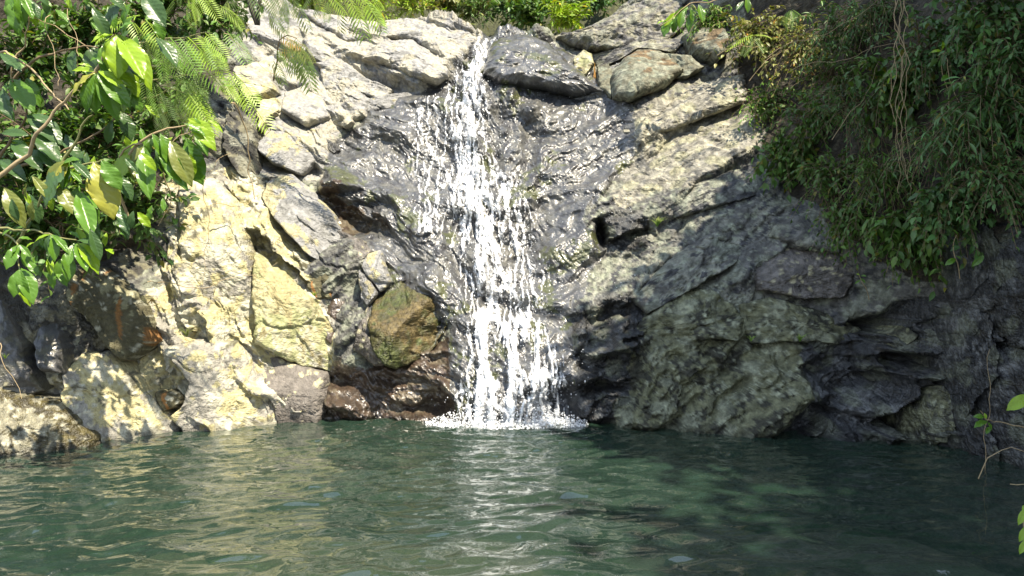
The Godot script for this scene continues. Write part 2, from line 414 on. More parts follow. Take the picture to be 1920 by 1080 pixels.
			if q[1] > 0.01:
				var s := turned(xx, yy, -30.0)
				d += q[1] * (0.30 * n_soft.get_noise_2d(s.x * 0.3, s.y * 0.8) + 0.045 * sheets(s.x * 0.3, s.y * 1.2, 6.0) + 0.04 * n_soft.get_noise_2d(s.x * 0.6, s.y * 3.0))
			if q[6] + q[9] > 0.01:
				var s := turned(xx, yy, -58.0)
				d += (q[6] + q[9]) * (0.16 * n_cell.get_noise_2d(s.x * 0.5, s.y * 1.6) + 0.14 * n_soft.get_noise_2d(s.x * 0.7, s.y * 2.0) + 0.05 * sheets(s.x * 0.5, s.y * 1.6, 6.0) + 0.03 * n_ridge.get_noise_2d(s.x * 2.0, s.y * 6.0))
			if q[5] > 0.01:
				var s := turned(xx, yy, 18.0 if x < 4.2 else 62.0)
				d += q[5] * (1.7 if x > 3.6 else 1.0) * (0.26 * n_cell.get_noise_2d(s.x * 1.2, s.y * 3.4) + 0.16 * n_soft.get_noise_2d(s.x * 0.8, s.y * 2.2) + 0.06 * sheets(s.x * 0.7, s.y * 2.2, 7.0) + 0.05 * n_ridge.get_noise_2d(s.x * 3.0, s.y * 7.0))
			if q[9] + q[6] + wr > 0.3: d -= 0.04 * crack(Vector3(x, y, z0[at]))
			d += 0.022 * n_fbm.get_noise_2d(x * 7.0, y * 7.0) + 0.008 * n_fine.get_noise_2d(x * 30.0, y * 30.0)
			var z := z0[at] + d
			if y <= top:
				ztop = z
				v[at] = Vector3(x, y, z)
			else:
				var e := y - top
				v[at] = Vector3(x, top + 0.10 * e + d * 0.3, ztop - e * 3.0)
			zone_of[at] = best
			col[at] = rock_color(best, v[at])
	face_z.resize(NX * NY)
	face_y.resize(NX * NY)
	for i in v.size():
		face_z[i] = v[i].z
		face_y[i] = v[i].y
	var nrm := PackedVector3Array()
	nrm.resize(NX * NY)
	for j in NY: for i in NX:
		var a := v[j * NX + mini(i + 1, NX - 1)] - v[j * NX + maxi(i - 1, 0)]
		var b := v[mini(j + 1, NY - 1) * NX + i] - v[maxi(j - 1, 0) * NX + i]
		nrm[j * NX + i] = a.cross(b).normalized()
	# one sheet, cut where the kind of rock changes: [wet face, right bank dry, right bank damp, left bank]
	var cut := [PackedInt32Array(), PackedInt32Array(), PackedInt32Array(), PackedInt32Array()]
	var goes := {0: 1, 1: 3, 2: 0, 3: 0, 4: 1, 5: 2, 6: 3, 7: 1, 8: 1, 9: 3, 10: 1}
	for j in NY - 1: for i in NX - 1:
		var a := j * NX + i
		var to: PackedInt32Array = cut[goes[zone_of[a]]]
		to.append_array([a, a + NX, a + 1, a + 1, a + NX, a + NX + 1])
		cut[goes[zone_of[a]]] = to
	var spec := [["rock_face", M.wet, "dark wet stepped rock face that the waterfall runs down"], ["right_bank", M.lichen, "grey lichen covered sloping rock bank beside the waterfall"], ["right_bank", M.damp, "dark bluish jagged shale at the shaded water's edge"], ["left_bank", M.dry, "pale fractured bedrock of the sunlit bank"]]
	for k in 4:
		var remap := PackedInt32Array()
		remap.resize(NX * NY)
		remap.fill(-1)
		var vv := PackedVector3Array()
		var nn := PackedVector3Array()
		var cc := PackedColorArray()
		var ii := PackedInt32Array()
		for at in cut[k]:
			if remap[at] < 0:
				remap[at] = vv.size()
				vv.append(v[at])
				nn.append(nrm[at])
				cc.append(col[at])
			ii.append(remap[at])
		whole(spec[k][0], mesh_of(vv, ii, cc, nn), spec[k][1], spec[k][2], "rock", "structure")

func face_at(x: float, y: float) -> Vector3:
	var i := clampi(int((x - BASE_X0 + 0.25) / DX), 0, NX - 1)
	var j := clampi(int((y - BASE_Y0 + 0.25) / DY), 0, NY - 1)
	return Vector3(x, face_y[j * NX + i] if y > crest(x) else y, face_z[j * NX + i])

# ---------------------------------------------------------------- single rocks
func rock(called: String, label: String, rim: Array, bulge: float, zone: int, m: String, seed_: int, square := 3.0, facets := 3, rough := 1.0, cuts := [], group := ""):
	rng.seed = seed_ * 977 + 5
	var n := rim.size()
	var c := Vector3.ZERO
	var length := 0.0
	for i in n:
		c += rim[i] / n
		length += rim[i].distance_to(rim[(i + 1) % n])
	var edge := []
	var count := clampi(int(length / 0.018), 70, 280)
	var along := 0.0
	for i in n:
		var a: Vector3 = rim[i]
		var b: Vector3 = rim[(i + 1) % n]
		var steps := maxi(2, roundi(a.distance_to(b) / length * count))
		for k in steps:
			edge.append(a.lerp(b, float(k) / steps))
	for turn in 2:   # ease the corners
		var eased := []
		for i in edge.size():
			eased.append(edge[i] * 0.5 + (edge[(i + 1) % edge.size()] + edge[i - 1]) * 0.25)
		edge = eased
	var across := sqrt(length * length / 16.0)
	for i in edge.size():
		var out: Vector3 = (edge[i] - c).normalized()
		edge[i] += out * (0.03 * rough * n_fbm.get_noise_3dv(edge[i] * 4.0) + 0.014 * rough * n_fbm.get_noise_3dv(edge[i] * 14.0))
	var planes := []
	for k in facets:
		var an := rng.randf() * TAU
		planes.append([Vector2(cos(an), sin(an)) * rng.randf_range(0.25, 0.75), bulge * rng.randf_range(0.55, 0.95)])
	planes.append_array(cuts)
	var rings := clampi(int(across / 0.04), 12, 44)
	var v := PackedVector3Array()
	var idx := PackedInt32Array()
	var col := PackedColorArray()
	var e := edge.size()
	for r in rings + 4:
		var t := float(r) / rings
		for i in e:
			var p: Vector3
			if r <= rings:
				p = c.lerp(edge[i], t)
				var h := bulge * pow(maxf(1.0 - pow(t, square * 2.0), 0.0), 0.5)
				for f in planes:
					h = smin(h, f[1] + f[0].dot(Vector2(p.x - c.x, p.y - c.y)) + bulge * 0.15, bulge * 0.24)
				h += (0.05 * n_ridge.get_noise_3dv(p * 1.6 + Vector3(seed_, 0, 0)) + 0.03 * n_fbm.get_noise_3dv(p * 4.0) + 0.009 * n_fbm.get_noise_3dv(p * 15.0)) * rough
				h -= 0.035 * crack(p)
				p.z += h
			else:
				p = c.lerp(edge[i], 1.0 - 0.06 * (r - rings)) + Vector3(0, 0, -0.22 * (r - rings))
			v.append(p - c)
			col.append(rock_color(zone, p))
	for r in rings + 3: for i in e:
		var a := r * e + i
		var b := r * e + (i + 1) % e
		if r == 0:
			idx.append_array([a, a + e, b + e])
		else:
			idx.append_array([a, a + e, b, b, a + e, b + e])
	# keep the faces turned outwards whichever way the rim runs
	var area := 0.0
	for i in n:
		area += rim[i].x * rim[(i + 1) % n].y - rim[(i + 1) % n].x * rim[i].y
	if area > 0.0:
		for i in range(0, idx.size(), 3):
			var s := idx[i + 1]
			idx[i + 1] = idx[i + 2]
			idx[i + 2] = s
	var o := whole(called, mesh_of(v, idx, col), M[m], label, "boulder" if called.contains("boulder") else "rock", "thing", group)
	o.position = c
	return o

# ---------------------------------------------------------------- leaves
func make_leaf(droop: float, curl: float, wide: float, wavy: float) -> ArrayMesh:
	var v := PackedVector3Array()
	var idx := PackedInt32Array()
	var col := PackedColorArray()
	var nu := 20
	var nv := 10
	for i in nu + 1:
		var u := float(i) / nu
		var w := wide * pow(maxf(sin(PI * pow(u, 1.12)), 0.0), 0.85) * (1.0 - 0.45 * smoothstep(0.82, 1.0, u)) + 0.006
		for j in nv + 1:
			var s := float(j) / nv * 2.0 - 1.0
			var vein := absf(sin((u * 9.0 - absf(s) * 1.5) * PI))
			var z := -droop * u * u + curl * absf(s) * w * 1.1 - 0.35 * curl * s * s * w + 0.034 * (vein - 0.5) * (1.0 - 0.3 * absf(s)) + wavy * sin(u * 17.0 + s * 2.0) * absf(s) * absf(s) * w
			v.append(Vector3(s * w, u * (1.0 - 0.25 * droop * u), z))
			var k := 1.0
			if j == nv / 2: k = 1.8
			elif vein < 0.22: k = 1.35
			var blot := n_fbm.get_noise_3d(s * w * 7.0 + droop * 40.0, u * 5.0, wide * 90.0)
			if blot > 0.28: col.append(Color(k * 1.9, k * 1.35, k * 0.9))
			else: col.append(Color(k, k * 0.98, k * 0.9))
	for i in nu: for j in nv:
		var a := i * (nv + 1) + j
		idx.append_array([a, a + nv + 1, a + 1, a + 1, a + nv + 1, a + nv + 2])
	return mesh_of(v, idx, col)

func make_small_leaf(wide: float) -> ArrayMesh:
	var v := PackedVector3Array([Vector3(0, 0, 0), Vector3(-wide * 0.8, 0.3, 0.07), Vector3(0, 0.32, 0), Vector3(wide * 0.8, 0.3, 0.07), Vector3(-wide * 0.75, 0.62, 0.02), Vector3(0, 0.65, -0.05), Vector3(wide * 0.75, 0.62, 0.02), Vector3(0, 1, -0.2)])
	return mesh_of(v, PackedInt32Array([0, 1, 2, 0, 2, 3, 1, 4, 2, 2, 4, 5, 2, 5, 3, 3, 5, 6, 4, 7, 5, 5, 7, 6]))

func make_frond(pairs: int, leaflet: float, droop: float, sag: float) -> ArrayMesh:
	var v := PackedVector3Array()
	var idx := PackedInt32Array()
	var line := []
	for i in 13:
		var u := i / 12.0
		line.append(Vector3(0, u * (1.0 - 0.3 * droop * u), -droop * u * u))
	tube(v, idx, line, 0.012, 0.004, 4)
	for i in pairs:
		var u := 0.08 + 0.92 * i / pairs
		var base := Vector3(0, u * (1.0 - 0.3 * droop * u), -droop * u * u)
		var l := leaflet * pow(sin(PI * clampf(0.12 + 0.8 * u, 0.0, 1.0)), 0.6)
		for side in [-1.0, 1.0]:
			var dir := Vector3(side * 0.86, 0.42 + 0.3 * u, -sag).normalized()
			var flat := Vector3(-side * 0.42, 0.86, 0.0).normalized() * (0.20 / pairs)
			var a := v.size()
			v.append_array([base, base + dir * l * 0.5 + flat + Vector3(0, 0, 0.01), base + dir * l * 0.55 - flat + Vector3(0, 0, 0.01), base + dir * l + Vector3(0, 0, -sag * l * 0.4)])
			idx.append_array([a, a + 1, a + 2, a + 1, a + 3, a + 2])
	return mesh_of(v, idx)

func aim(from: Vector3, to: Vector3, facing: Vector3, wide := 1.0) -> Transform3D:
	var y := to - from
	var l := y.length()
	y /= l
	var z := (facing - y * facing.dot(y)).normalized()
	var x := y.cross(z)
	return Transform3D(Basis(x * l * wide, y * l, z * l), from)

func leaves(parent: Node3D, list: Array, extra := 0.0):
	for e in list:
		var facing := Vector3(rng.randf_range(-0.35, 0.45), rng.randf_range(0.45, 1.0), rng.randf_range(0.5, 1.0))
		var o := part(parent, "leaf", leaf_meshes[rng.randi() % leaf_meshes.size()], M["leaf_" + e[2]])
		o.transform = aim(e[0], e[1], facing, rng.randf_range(0.85, 1.12))
		for more in 2 if rng.randf() < extra else 0:   # more on the same twig, further in
			var back := Vector3(rng.randf_range(-0.16, 0.16), rng.randf_range(-0.08, 0.12), -rng.randf_range(0.12, 0.35))
			var l: float = (e[1] - e[0]).length() * rng.randf_range(0.5, 0.85)
			var go: Vector3 = ((e[1] - e[0]).normalized() + Vector3(rng.randf_range(-0.7, 0.7), rng.randf_range(-0.5, 0.3), 0.0)).normalized()
			o = part(parent, "leaf", leaf_meshes[rng.randi() % leaf_meshes.size()], M["leaf_" + ["d", "g", "g", "b"][rng.randi() % 4]])
			o.transform = aim(e[0] + back, e[0] + back + go * l, facing, 1.0)

func fronds(parent: Node3D, list: Array, extra := 0, coarse := false, called := "frond"):
	var pick := func(): return frond_meshes[3 + rng.randi() % 2] if coarse else frond_meshes[rng.randi() % 3]
	for e in list:
		var facing := Vector3(rng.randf_range(-0.3, 0.3), rng.randf_range(0.6, 1.0), rng.randf_range(0.3, 0.8))
		var o := part(parent, called, pick.call(), M["frond_" + e[2]])
		o.transform = aim(e[0], e[1], facing, rng.randf_range(0.9, 1.2))
		for k in extra:
			var back := Vector3(rng.randf_range(-0.13, 0.13), rng.randf_range(-0.08, 0.1), -rng.randf_range(0.03, 0.3))
			var go: Vector3 = e[1] - e[0] + Vector3(rng.randf_range(-0.12, 0.12), rng.randf_range(-0.1, 0.08), rng.randf_range(-0.1, 0.1))
			o = part(parent, called, pick.call(), M["frond_" + e[2]])
			o.transform = aim(e[0] + back, e[0] + back + go, facing, 1.0)

func shrub(called: String, label: String, category: String, base: Vector3, reach: Vector3, lean: Vector3, sprigs: int, per: int, leaf: float, tone: String, seed_: int, mesh: ArrayMesh, group := "", stem_r := 0.008, hang := 0.25):
	# sprigs grow from the base into an ellipsoid of that reach, leaves along the outer part of each
	rng.seed = seed_ * 131 + 7
	var t := thing(called, label, category, base, group)
	var v := PackedVector3Array()
	var idx := PackedInt32Array()
	var places: Array[Transform3D] = []
	var tints: PackedColorArray = []
	for s in sprigs:
		var dir := Vector3(rng.randfn(), rng.randfn(), rng.randfn()).normalized()
		var end := lean + dir * reach * pow(rng.randf(), 0.4)
		var root := Vector3(rng.randf_range(-0.25, 0.25) * reach.x, rng.randf_range(-0.2, 0.1) * reach.y, rng.randf_range(-0.15, 0.0))
		var mid := root.lerp(end, 0.5) + Vector3(0, 0.18 * (end - root).length(), 0)
		var line := []
		for i in 7:
			var u := i / 6.0
			line.append(root.lerp(mid, u).lerp(mid.lerp(end, u), u) + Vector3(0, -hang * 0.3 * u * u * u, 0))
		tube(v, idx, line, stem_r, stem_r * 0.35, 3)
		var shade := rng.randf_range(0.7, 1.25)
		for k in per:
			var u := 0.25 + 0.75 * (k + rng.randf()) / per
			var f := u * 6.0
			var i := mini(int(f), 5)
			var p: Vector3 = line[i].lerp(line[i + 1], f - i)
			var go: Vector3 = (line[i + 1] - line[i]).normalized() * 0.5 + Vector3(rng.randfn(), rng.randfn() * 0.6 - hang, rng.randfn()) * 0.8
			var l := leaf * rng.randf_range(0.6, 1.25)
			places.append(aim(p, p + go.normalized() * l, Vector3(rng.randfn() * 0.45, 1.0, rng.randfn() * 0.45 + 0.25), 1.0))
			var c := shade * rng.randf_range(0.75, 1.3)
			if rng.randf() < 0.035: c = -c
			tints.append(Color(2.6, 1.2, 0.9) * -c if c < 0.0 else Color(c * rng.randf_range(0.9, 1.25), c, c * rng.randf_range(0.8, 1.1)))
	part(t, "stem", mesh_of(v, idx), M.twig)
	var mm := MultiMesh.new()
	mm.transform_format = MultiMesh.TRANSFORM_3D
	mm.use_colors = true
	mm.mesh = mesh
	mm.instance_count = places.size()
	for i in places.size():
		mm.set_instance_transform(i, places[i])
		mm.set_instance_color(i, tints[i])
	var o := MultiMeshInstance3D.new()
	o.name = "foliage"
	o.multimesh = mm
	o.material_override = M["small_" + tone]
	t.add_child(o)
	o.set_meta("kind", "stuff")
	return t

func tuft(label: String, base: Vector3, blades: int, length: float, tone: String, seed_: int, spread := 0.6, up := 1.0):
	rng.seed = seed_
	var t := thing("grass_tuft", label, "grass", base)
	for k in blades:
		var v := PackedVector3Array()
		var idx := PackedInt32Array()
		var an := rng.randf() * TAU
		var out := Vector3(cos(an), 0, absf(sin(an)) * 0.8) * spread
		var l := length * rng.randf_range(0.6, 1.1)
		var w := Vector3(-sin(an), 0, cos(an)) * 0.007
		for i in 6:
			var u := i / 5.0
			var p := (out * u + Vector3.UP * up * (u - 0.55 * u * u)) * l
			v.append_array([p - w * (1.0 - u), p + w * (1.0 - u) + Vector3(0, 0, 0.002)])
			if i: idx.append_array([2 * i - 2, 2 * i, 2 * i - 1, 2 * i - 1, 2 * i, 2 * i + 1])
		part(t, "blade", mesh_of(v, idx), M["small_" + tone])
	return t

# ---------------------------------------------------------------- water
func build_pool():
	var v := PackedVector3Array()
	var idx := PackedInt32Array()
	var zs := PackedFloat32Array()
	var z := -10.0
	while z < 8.0:
		zs.append(z)
		z += 0.022 if z < -3.4 else 0.25
	var nx := 520
	rng.seed = 23
	var waves := []
	for k in 16:
		var l := 0.075 * pow(1.145, k)
		var an := rng.randfn() * 0.34 + PI / 2.0
		waves.append([cos(an) * TAU / l, sin(an) * TAU / l, rng.randf() * TAU, 0.0145 * l])
	for zz in zs:
		for i in nx:
			var x := -8.0 + 16.0 * i / (nx - 1)
			var ax := x + 0.16 * n_fbm.get_noise_2d(x * 1.6, zz * 1.6)
			var az := zz + 0.16 * n_fbm.get_noise_2d(x * 1.6 + 30.0, zz * 1.6)
			var h := 0.0
			for w in waves:
				h += w[3] * sin(w[0] * ax + w[1] * az + w[2])
			var r := Vector2(x + 0.02, (zz + 8.6) * 1.3).length()
			h *= 0.6 + 0.3 * n_fbm.get_noise_2d(x * 0.7, zz * 1.1 + 9.0)
			h += 0.018 * exp(-r * 0.5) * sin(r * 17.0 + 2.0 * n_fbm.get_noise_2d(x, zz))
			v.append(Vector3(x, h, zz))
	for j in zs.size() - 1: for i in nx - 1:
		var a := j * nx + i
		idx.append_array([a, a + 1, a + nx, a + 1, a + nx + 1, a + nx])
	whole("pool_water", mesh_of(v, idx), M.water, "dark green rippled pool water below the waterfall", "water", "structure")
	var bv := PackedVector3Array()
	var bi := PackedInt32Array()
	var bc := PackedColorArray()
	for j in 61: for i in 81:
		var p := Vector3(-8.0 + 16.0 * i / 80.0, 0, -10.0 + 18.0 * j / 60.0)
		p.y = -0.75 + 0.12 * (n_fbm.get_noise_2d(p.x * 0.8, p.z * 0.8)) + 0.10 * n_cell.get_noise_2d(p.x * 2.0, p.z * 2.0) - 0.6 * smoothstep(-4.6, -7.0, p.z) + 0.42 * exp(-Vector2((p.x + 2.2) / 1.3, (p.z + 4.2) / 0.8).length_squared())
		bv.append(p)
		var k := 1.0 + 0.5 * n_fbm.get_noise_2d(p.x * 3.0, p.z * 3.0)
		bc.append(Color(0.13 * k, 0.125 * k, 0.07 * k))
	for j in 60: for i in 80:
		var a := j * 81 + i
		bi.append_array([a, a + 1, a + 81, a + 1, a + 82, a + 81])
	whole("pool_bed", mesh_of(bv, bi, bc), M.dry, "brown stony bed under the pool water", "ground", "structure")

func stone(label: String, at: Vector3, size: Vector3, zone: int, seed_: int):
	var v := PackedVector3Array()
	var idx := PackedInt32Array()
	var col := PackedColorArray()
	for j in 17: for i in 28:
		var n := Vector3(cos(TAU * i / 28.0) * sin(PI * j / 16.0), cos(PI * j / 16.0), sin(TAU * i / 28.0) * sin(PI * j / 16.0))
		var p := n * size * (1.0 + 0.25 * n_roll.get_noise_3dv(n * 1.2 + Vector3(seed_, 0, 0)) + 0.06 * n_fbm.get_noise_3dv(n * 4.0))
		v.append(p)
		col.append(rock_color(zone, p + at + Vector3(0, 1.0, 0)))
	for j in 16: for i in 28:
		var a := j * 28 + i
		var b := j * 28 + (i + 1) % 28
		idx.append_array([a, b, a + 28, b, b + 28, a + 28])
	var o := whole("stone", mesh_of(v, idx, col), M.dry, label, "stone", "thing", "stones under the near water")
	o.position = at

func build_fall():
	# [x, y, half width, strength] down the middle of each run of white water
	var runs := [
		[Vector3(-0.391, 5.549, -12.895), 0.16, 0.7, Vector3(-0.55, 4.869, -12.193), 0.26, 1.0, Vector3(-0.689, 4.161, -11.617), 0.30, 1.0, Vector3(-0.655, 3.434, -11.04), 0.30, 1.0, Vector3(-0.511, 2.778, -10.539), 0.34, 1.0, Vector3(-0.353, 2.112, -10.088), 0.36, 1.05, Vector3(-0.251, 1.5, -9.787), 0.30, 1.05, Vector3(-0.192, 1.168, -9.486), 0.24, 1.0],
		[Vector3(-0.293, 1.37, -9.662), 0.14, 0.9, Vector3(-0.324, 0.878, -9.236), 0.17, 1.0, Vector3(-0.319, 0.395, -9.11), 0.19, 1.05, Vector3(-0.29, -0.021, -8.96), 0.20, 1.1],
		[Vector3(-0.161, 1.21, -9.561), 0.10, 0.85, Vector3(-0.031, 0.881, -9.185), 0.12, 0.8, Vector3(0.012, 0.395, -9.11), 0.15, 0.95, Vector3(0.012, -0.021, -8.96), 0.17, 1.1],
		[Vector3(0.192, 1.167, -9.511), 0.14, 0.85, Vector3(0.249, 0.878, -9.236), 0.15, 1.0, Vector3(0.275, 0.398, -9.085), 0.18, 1.0, Vector3(0.29, -0.021, -8.96), 0.22, 1.1],
		[Vector3(-0.715, 4.4, -11.792), 0.18, 0.65, Vector3(-1.064, 4.257, -11.692), 0.2, 0.5, Vector3(-1.231, 3.885, -11.416), 0.22, 0.25, Vector3(-1.116, 3.013, -10.689), 0.2, 0.34, Vector3(-0.986, 2.248, -10.088), 0.22, 0.4, Vector3(-0.678, 2.178, -10.063), 0.2, 0.4],
		[Vector3(-0.181, 3.02, -10.739), 0.25, 0.5, Vector3(0.035, 2.334, -10.313), 0.24, 0.55, Vector3(0.167, 1.634, -9.937), 0.22, 0.5, Vector3(0.193, 1.179, -9.536), 0.14, 0.6],
		[Vector3(-0.431, 0.577, -9.135), 0.10, 0.6, Vector3(-0.519, 0.279, -9.06), 0.12, 0.5, Vector3(-0.483, -0.021, -8.96), 0.15, 0.8],
		[Vector3(0.434, 0.817, -9.211), 0.12, 0.5, Vector3(0.487, 0.404, -9.035), 0.12, 0.5, Vector3(0.512, -0.017, -8.935), 0.14, 0.8]]
	var n_lace := FastNoiseLite.new()
	n_lace.seed = 5
	n_lace.frequency = 1.0
	n_lace.fractal_type = FastNoiseLite.FRACTAL_RIDGED
	n_lace.fractal_octaves = 3
	var ranks := PackedFloat32Array()
	for k in 6000:
		var x := k * 0.113
		var y := k * 0.071
		ranks.append(n_lace.get_noise_2d(x * 6.5, y * 1.0) * 0.6 + n_lace.get_noise_2d(x * 15.0 + 20.0, y * 2.8) * 0.3)
	ranks.sort()
	var x0 := -1.7
	var y0 := -0.02
	var step := 0.0085
	var w := int(2.8 / step)
	var h := int(5.85 / step)
	var dens := PackedFloat32Array()
	dens.resize(w * h)
	for r in runs:
		for k in range(0, r.size() - 3, 3):
			var a: Vector3 = r[k]
			var b: Vector3 = r[k + 3]
			var j0 := clampi(int((minf(a.y, b.y) - y0) / step) - 6, 0, h - 1)
			var j1 := clampi(int((maxf(a.y, b.y) - y0) / step) + 6, 0, h - 1)
			for j in range(j0, j1 + 1):
				var y := y0 + j * step
				var u := clampf((y - a.y) / (b.y - a.y), 0.0, 1.0) if absf(b.y - a.y) > 0.01 else 0.5
				var cx := lerpf(a.x, b.x, u) + 0.05 * n_fbm.get_noise_2d(y * 2.5, r[0].x * 50.0)
				var hw := 0.85 * lerpf(r[k + 1], r[k + 4], u)
				var st := lerpf(r[k + 2], r[k + 5], u)
				for i in range(maxi(0, int((cx - 2.0 * hw - x0) / step)), mini(w, int((cx + 2.0 * hw - x0) / step))):
					var dx := (x0 + i * step - cx) / hw
					dens[j * w + i] = maxf(dens[j * w + i], st * exp(-dx * dx * 1.1))
	var drop_at: Array[Transform3D] = []
	rng.seed = 3
	var layers := []
	for k in 3:
		var blank := PackedInt32Array()
		blank.resize(w * h)
		blank.fill(-1)
		layers.append({"v": PackedVector3Array(), "id": blank})
	for j in h:
		var y := y0 + j * step
		for i in w:
			var d := dens[j * w + i]
			if d < 0.08: continue
			var x := x0 + i * step
			var q := x + 0.05 * n_fbm.get_noise_2d(x * 4.0, y * 3.0)
			var lace := n_lace.get_noise_2d(q * 6.5, y * 1.0 + 0.2 * n_fbm.get_noise_2d(x * 3.0, y * 3.0)) * 0.6 + n_lace.get_noise_2d(q * 15.0 + 20.0, y * 2.8) * 0.3
			var rank := float(ranks.bsearch(lace)) / ranks.size()
			var f := rank - 1.0 + clampf((0.68 if y < 1.25 else 0.6) * pow(d, 1.15), 0.0, 0.8)
			for k in 3:   # thin film, thicker sheet, white core
				if f <= [-0.34, -0.16, 0.0][k]: continue
				var p := face_at(x, y)
				p.z += 0.014 + 0.013 * k + smoothstep(1.2, 0.9, y) * 0.07 + (0.055 * sqrt(clampf(f, 0.0, 1.0)) if k == 2 else 0.0) + 0.012 * lace
				layers[k].id[j * w + i] = layers[k].v.size()
				layers[k].v.append(p)
	var t := thing("waterfall", "white waterfall running down the dark rock face into the pool", "waterfall")
	t.set_meta("kind", "structure")
	for k in 3:
		var v: PackedVector3Array = layers[k].v
		var id: PackedInt32Array = layers[k].id
		var idx := PackedInt32Array()
		for j in h - 1: for i in w - 1:
			var a := id[j * w + i]
			var b := id[j * w + i + 1]
			var c := id[j * w + w + i]
			var d := id[j * w + w + i + 1]
			if a >= 0 and b >= 0 and c >= 0 and v[a].distance_to(v[c]) < 0.12: idx.append_array([a, c, b])
			if d >= 0 and b >= 0 and c >= 0 and v[b].distance_to(v[d]) < 0.12: idx.append_array([b, c, d])
		part(t, ["water_film", "water_sheet", "white_water"][k], mesh_of(v, idx), [M.veil, M.sheet, M.foam][k])
	# drops thrown clear of the stream and beads running down the wet stone beside it
	for k in 15000:
		var i := rng.randi() % w
		var j := rng.randi() % h
		var d := dens[j * w + i]
		var near := 0.0
		for o in [-40, -20, 20, 40]:
			near = maxf(near, dens[j * w + clampi(i + o, 0, w - 1)])
		var chance := 0.5 * d * (1.3 - d) + 0.13 * near
		if rng.randf() > chance: continue
		var x := x0 + i * step
		var y := y0 + j * step
		if y > crest(x) - 0.02: continue
		var p := face_at(x, y) + Vector3(0, 0, 0.03 + 0.16 * rng.randf() * rng.randf())
		var s := 0.003 + 0.006 * pow(rng.randf(), 4.0)
		drop_at.append(Transform3D(Basis.from_scale(Vector3(s, s * rng.randf_range(0.8, 2.2), s)), p))
	for k in 3500:   # white specks painting sun glints over the wetted rock to both sides
		var y := rng.randf_range(0.1, 5.3)
		var x := rng.randf_range(-1.5, 1.6) * (0.35 + 0.65 * smoothstep(0.3, 2.2, y)) + 0.1
		if n_fbm.get_noise_2d(x * 1.2, y * 1.2 + 70.0) + 0.3 * n_fbm.get_noise_2d(x * 8.0, y * 8.0) < 0.02: continue
		var p := face_at(x, y) + Vector3(0, 0, 0.006)
		if y > crest(x) - 0.05: continue
		var s := 0.002 + 0.004 * pow(rng.randf(), 3.0)
		drop_at.append(Transform3D(Basis.from_scale(Vector3(s * 1.4, s, s)), p))
	for k in 5000:   # splash where it lands
		var an := rng.randf() * TAU
		var r := pow(rng.randf(), 0.7)
		var p := Vector3(-0.05 + cos(an) * r * 0.9, 0.0, -8.7 + sin(an) * r * 0.3)
		p.y = 0.35 * pow(rng.randf(), 2.6) * (1.1 - r)
		var s := 0.004 + 0.008 * pow(rng.randf(), 3.0)
		drop_at.append(Transform3D(Basis.from_scale(Vector3(s, s, s)), p))
	var ball := SphereMesh.new()
	ball.radius = 1.0
	ball.height = 2.0
	ball.radial_segments = 8
	ball.rings = 4
	var mm := MultiMesh.new()
	mm.transform_format = MultiMesh.TRANSFORM_3D
	mm.mesh = ball
	mm.instance_count = drop_at.size()
	for i in drop_at.size(): mm.set_instance_transform(i, drop_at[i])
	var o := MultiMeshInstance3D.new()
	o.name = "spray_and_glints"
	o.multimesh = mm
	o.material_override = M.foam
	o.set_meta("kind", "stuff")
	t.add_child(o)
	# foam on the pool at the foot of the fall
	var fv := PackedVector3Array()
	var fi := PackedInt32Array()
	var fw := 240
	var fh := 130
	var fid := PackedInt32Array()
	for j in fh: for i in fw:
		var p := Vector3(-1.05 + 2.0 * i / fw, 0, -9.1 + 1.35 * j / fh)
		var r := Vector2((p.x + 0.03) / 0.85, (p.z + 8.78) / (0.25 if p.z < -8.78 else 0.4)).length()
		var f := 0.6 - r + 0.62 * n_lace.get_noise_2d(p.x * 5.0, p.z * 14.0)
		if f > 0.0:
			p.y = 0.02 + 0.04 * sqrt(minf(f, 1.0)) * smoothstep(-8.2, -8.8, p.z) + 0.012 * n_lace.get_noise_2d(p.x * 12.0, p.z * 20.0)
			fid.append(fv.size())
			fv.append(p)
		else:
			fid.append(-1)
	for j in fh - 1: for i in fw - 1:
		var a := fid[j * fw + i]
		var b := fid[j * fw + i + 1]
		var c := fid[j * fw + fw + i]
		var d := fid[j * fw + fw + i + 1]
		if a >= 0 and b >= 0 and c >= 0: fi.append_array([a, b, c])
		if d >= 0 and b >= 0 and c >= 0: fi.append_array([b, d, c])
	part(t, "foam", mesh_of(fv, fi), M.sheet)

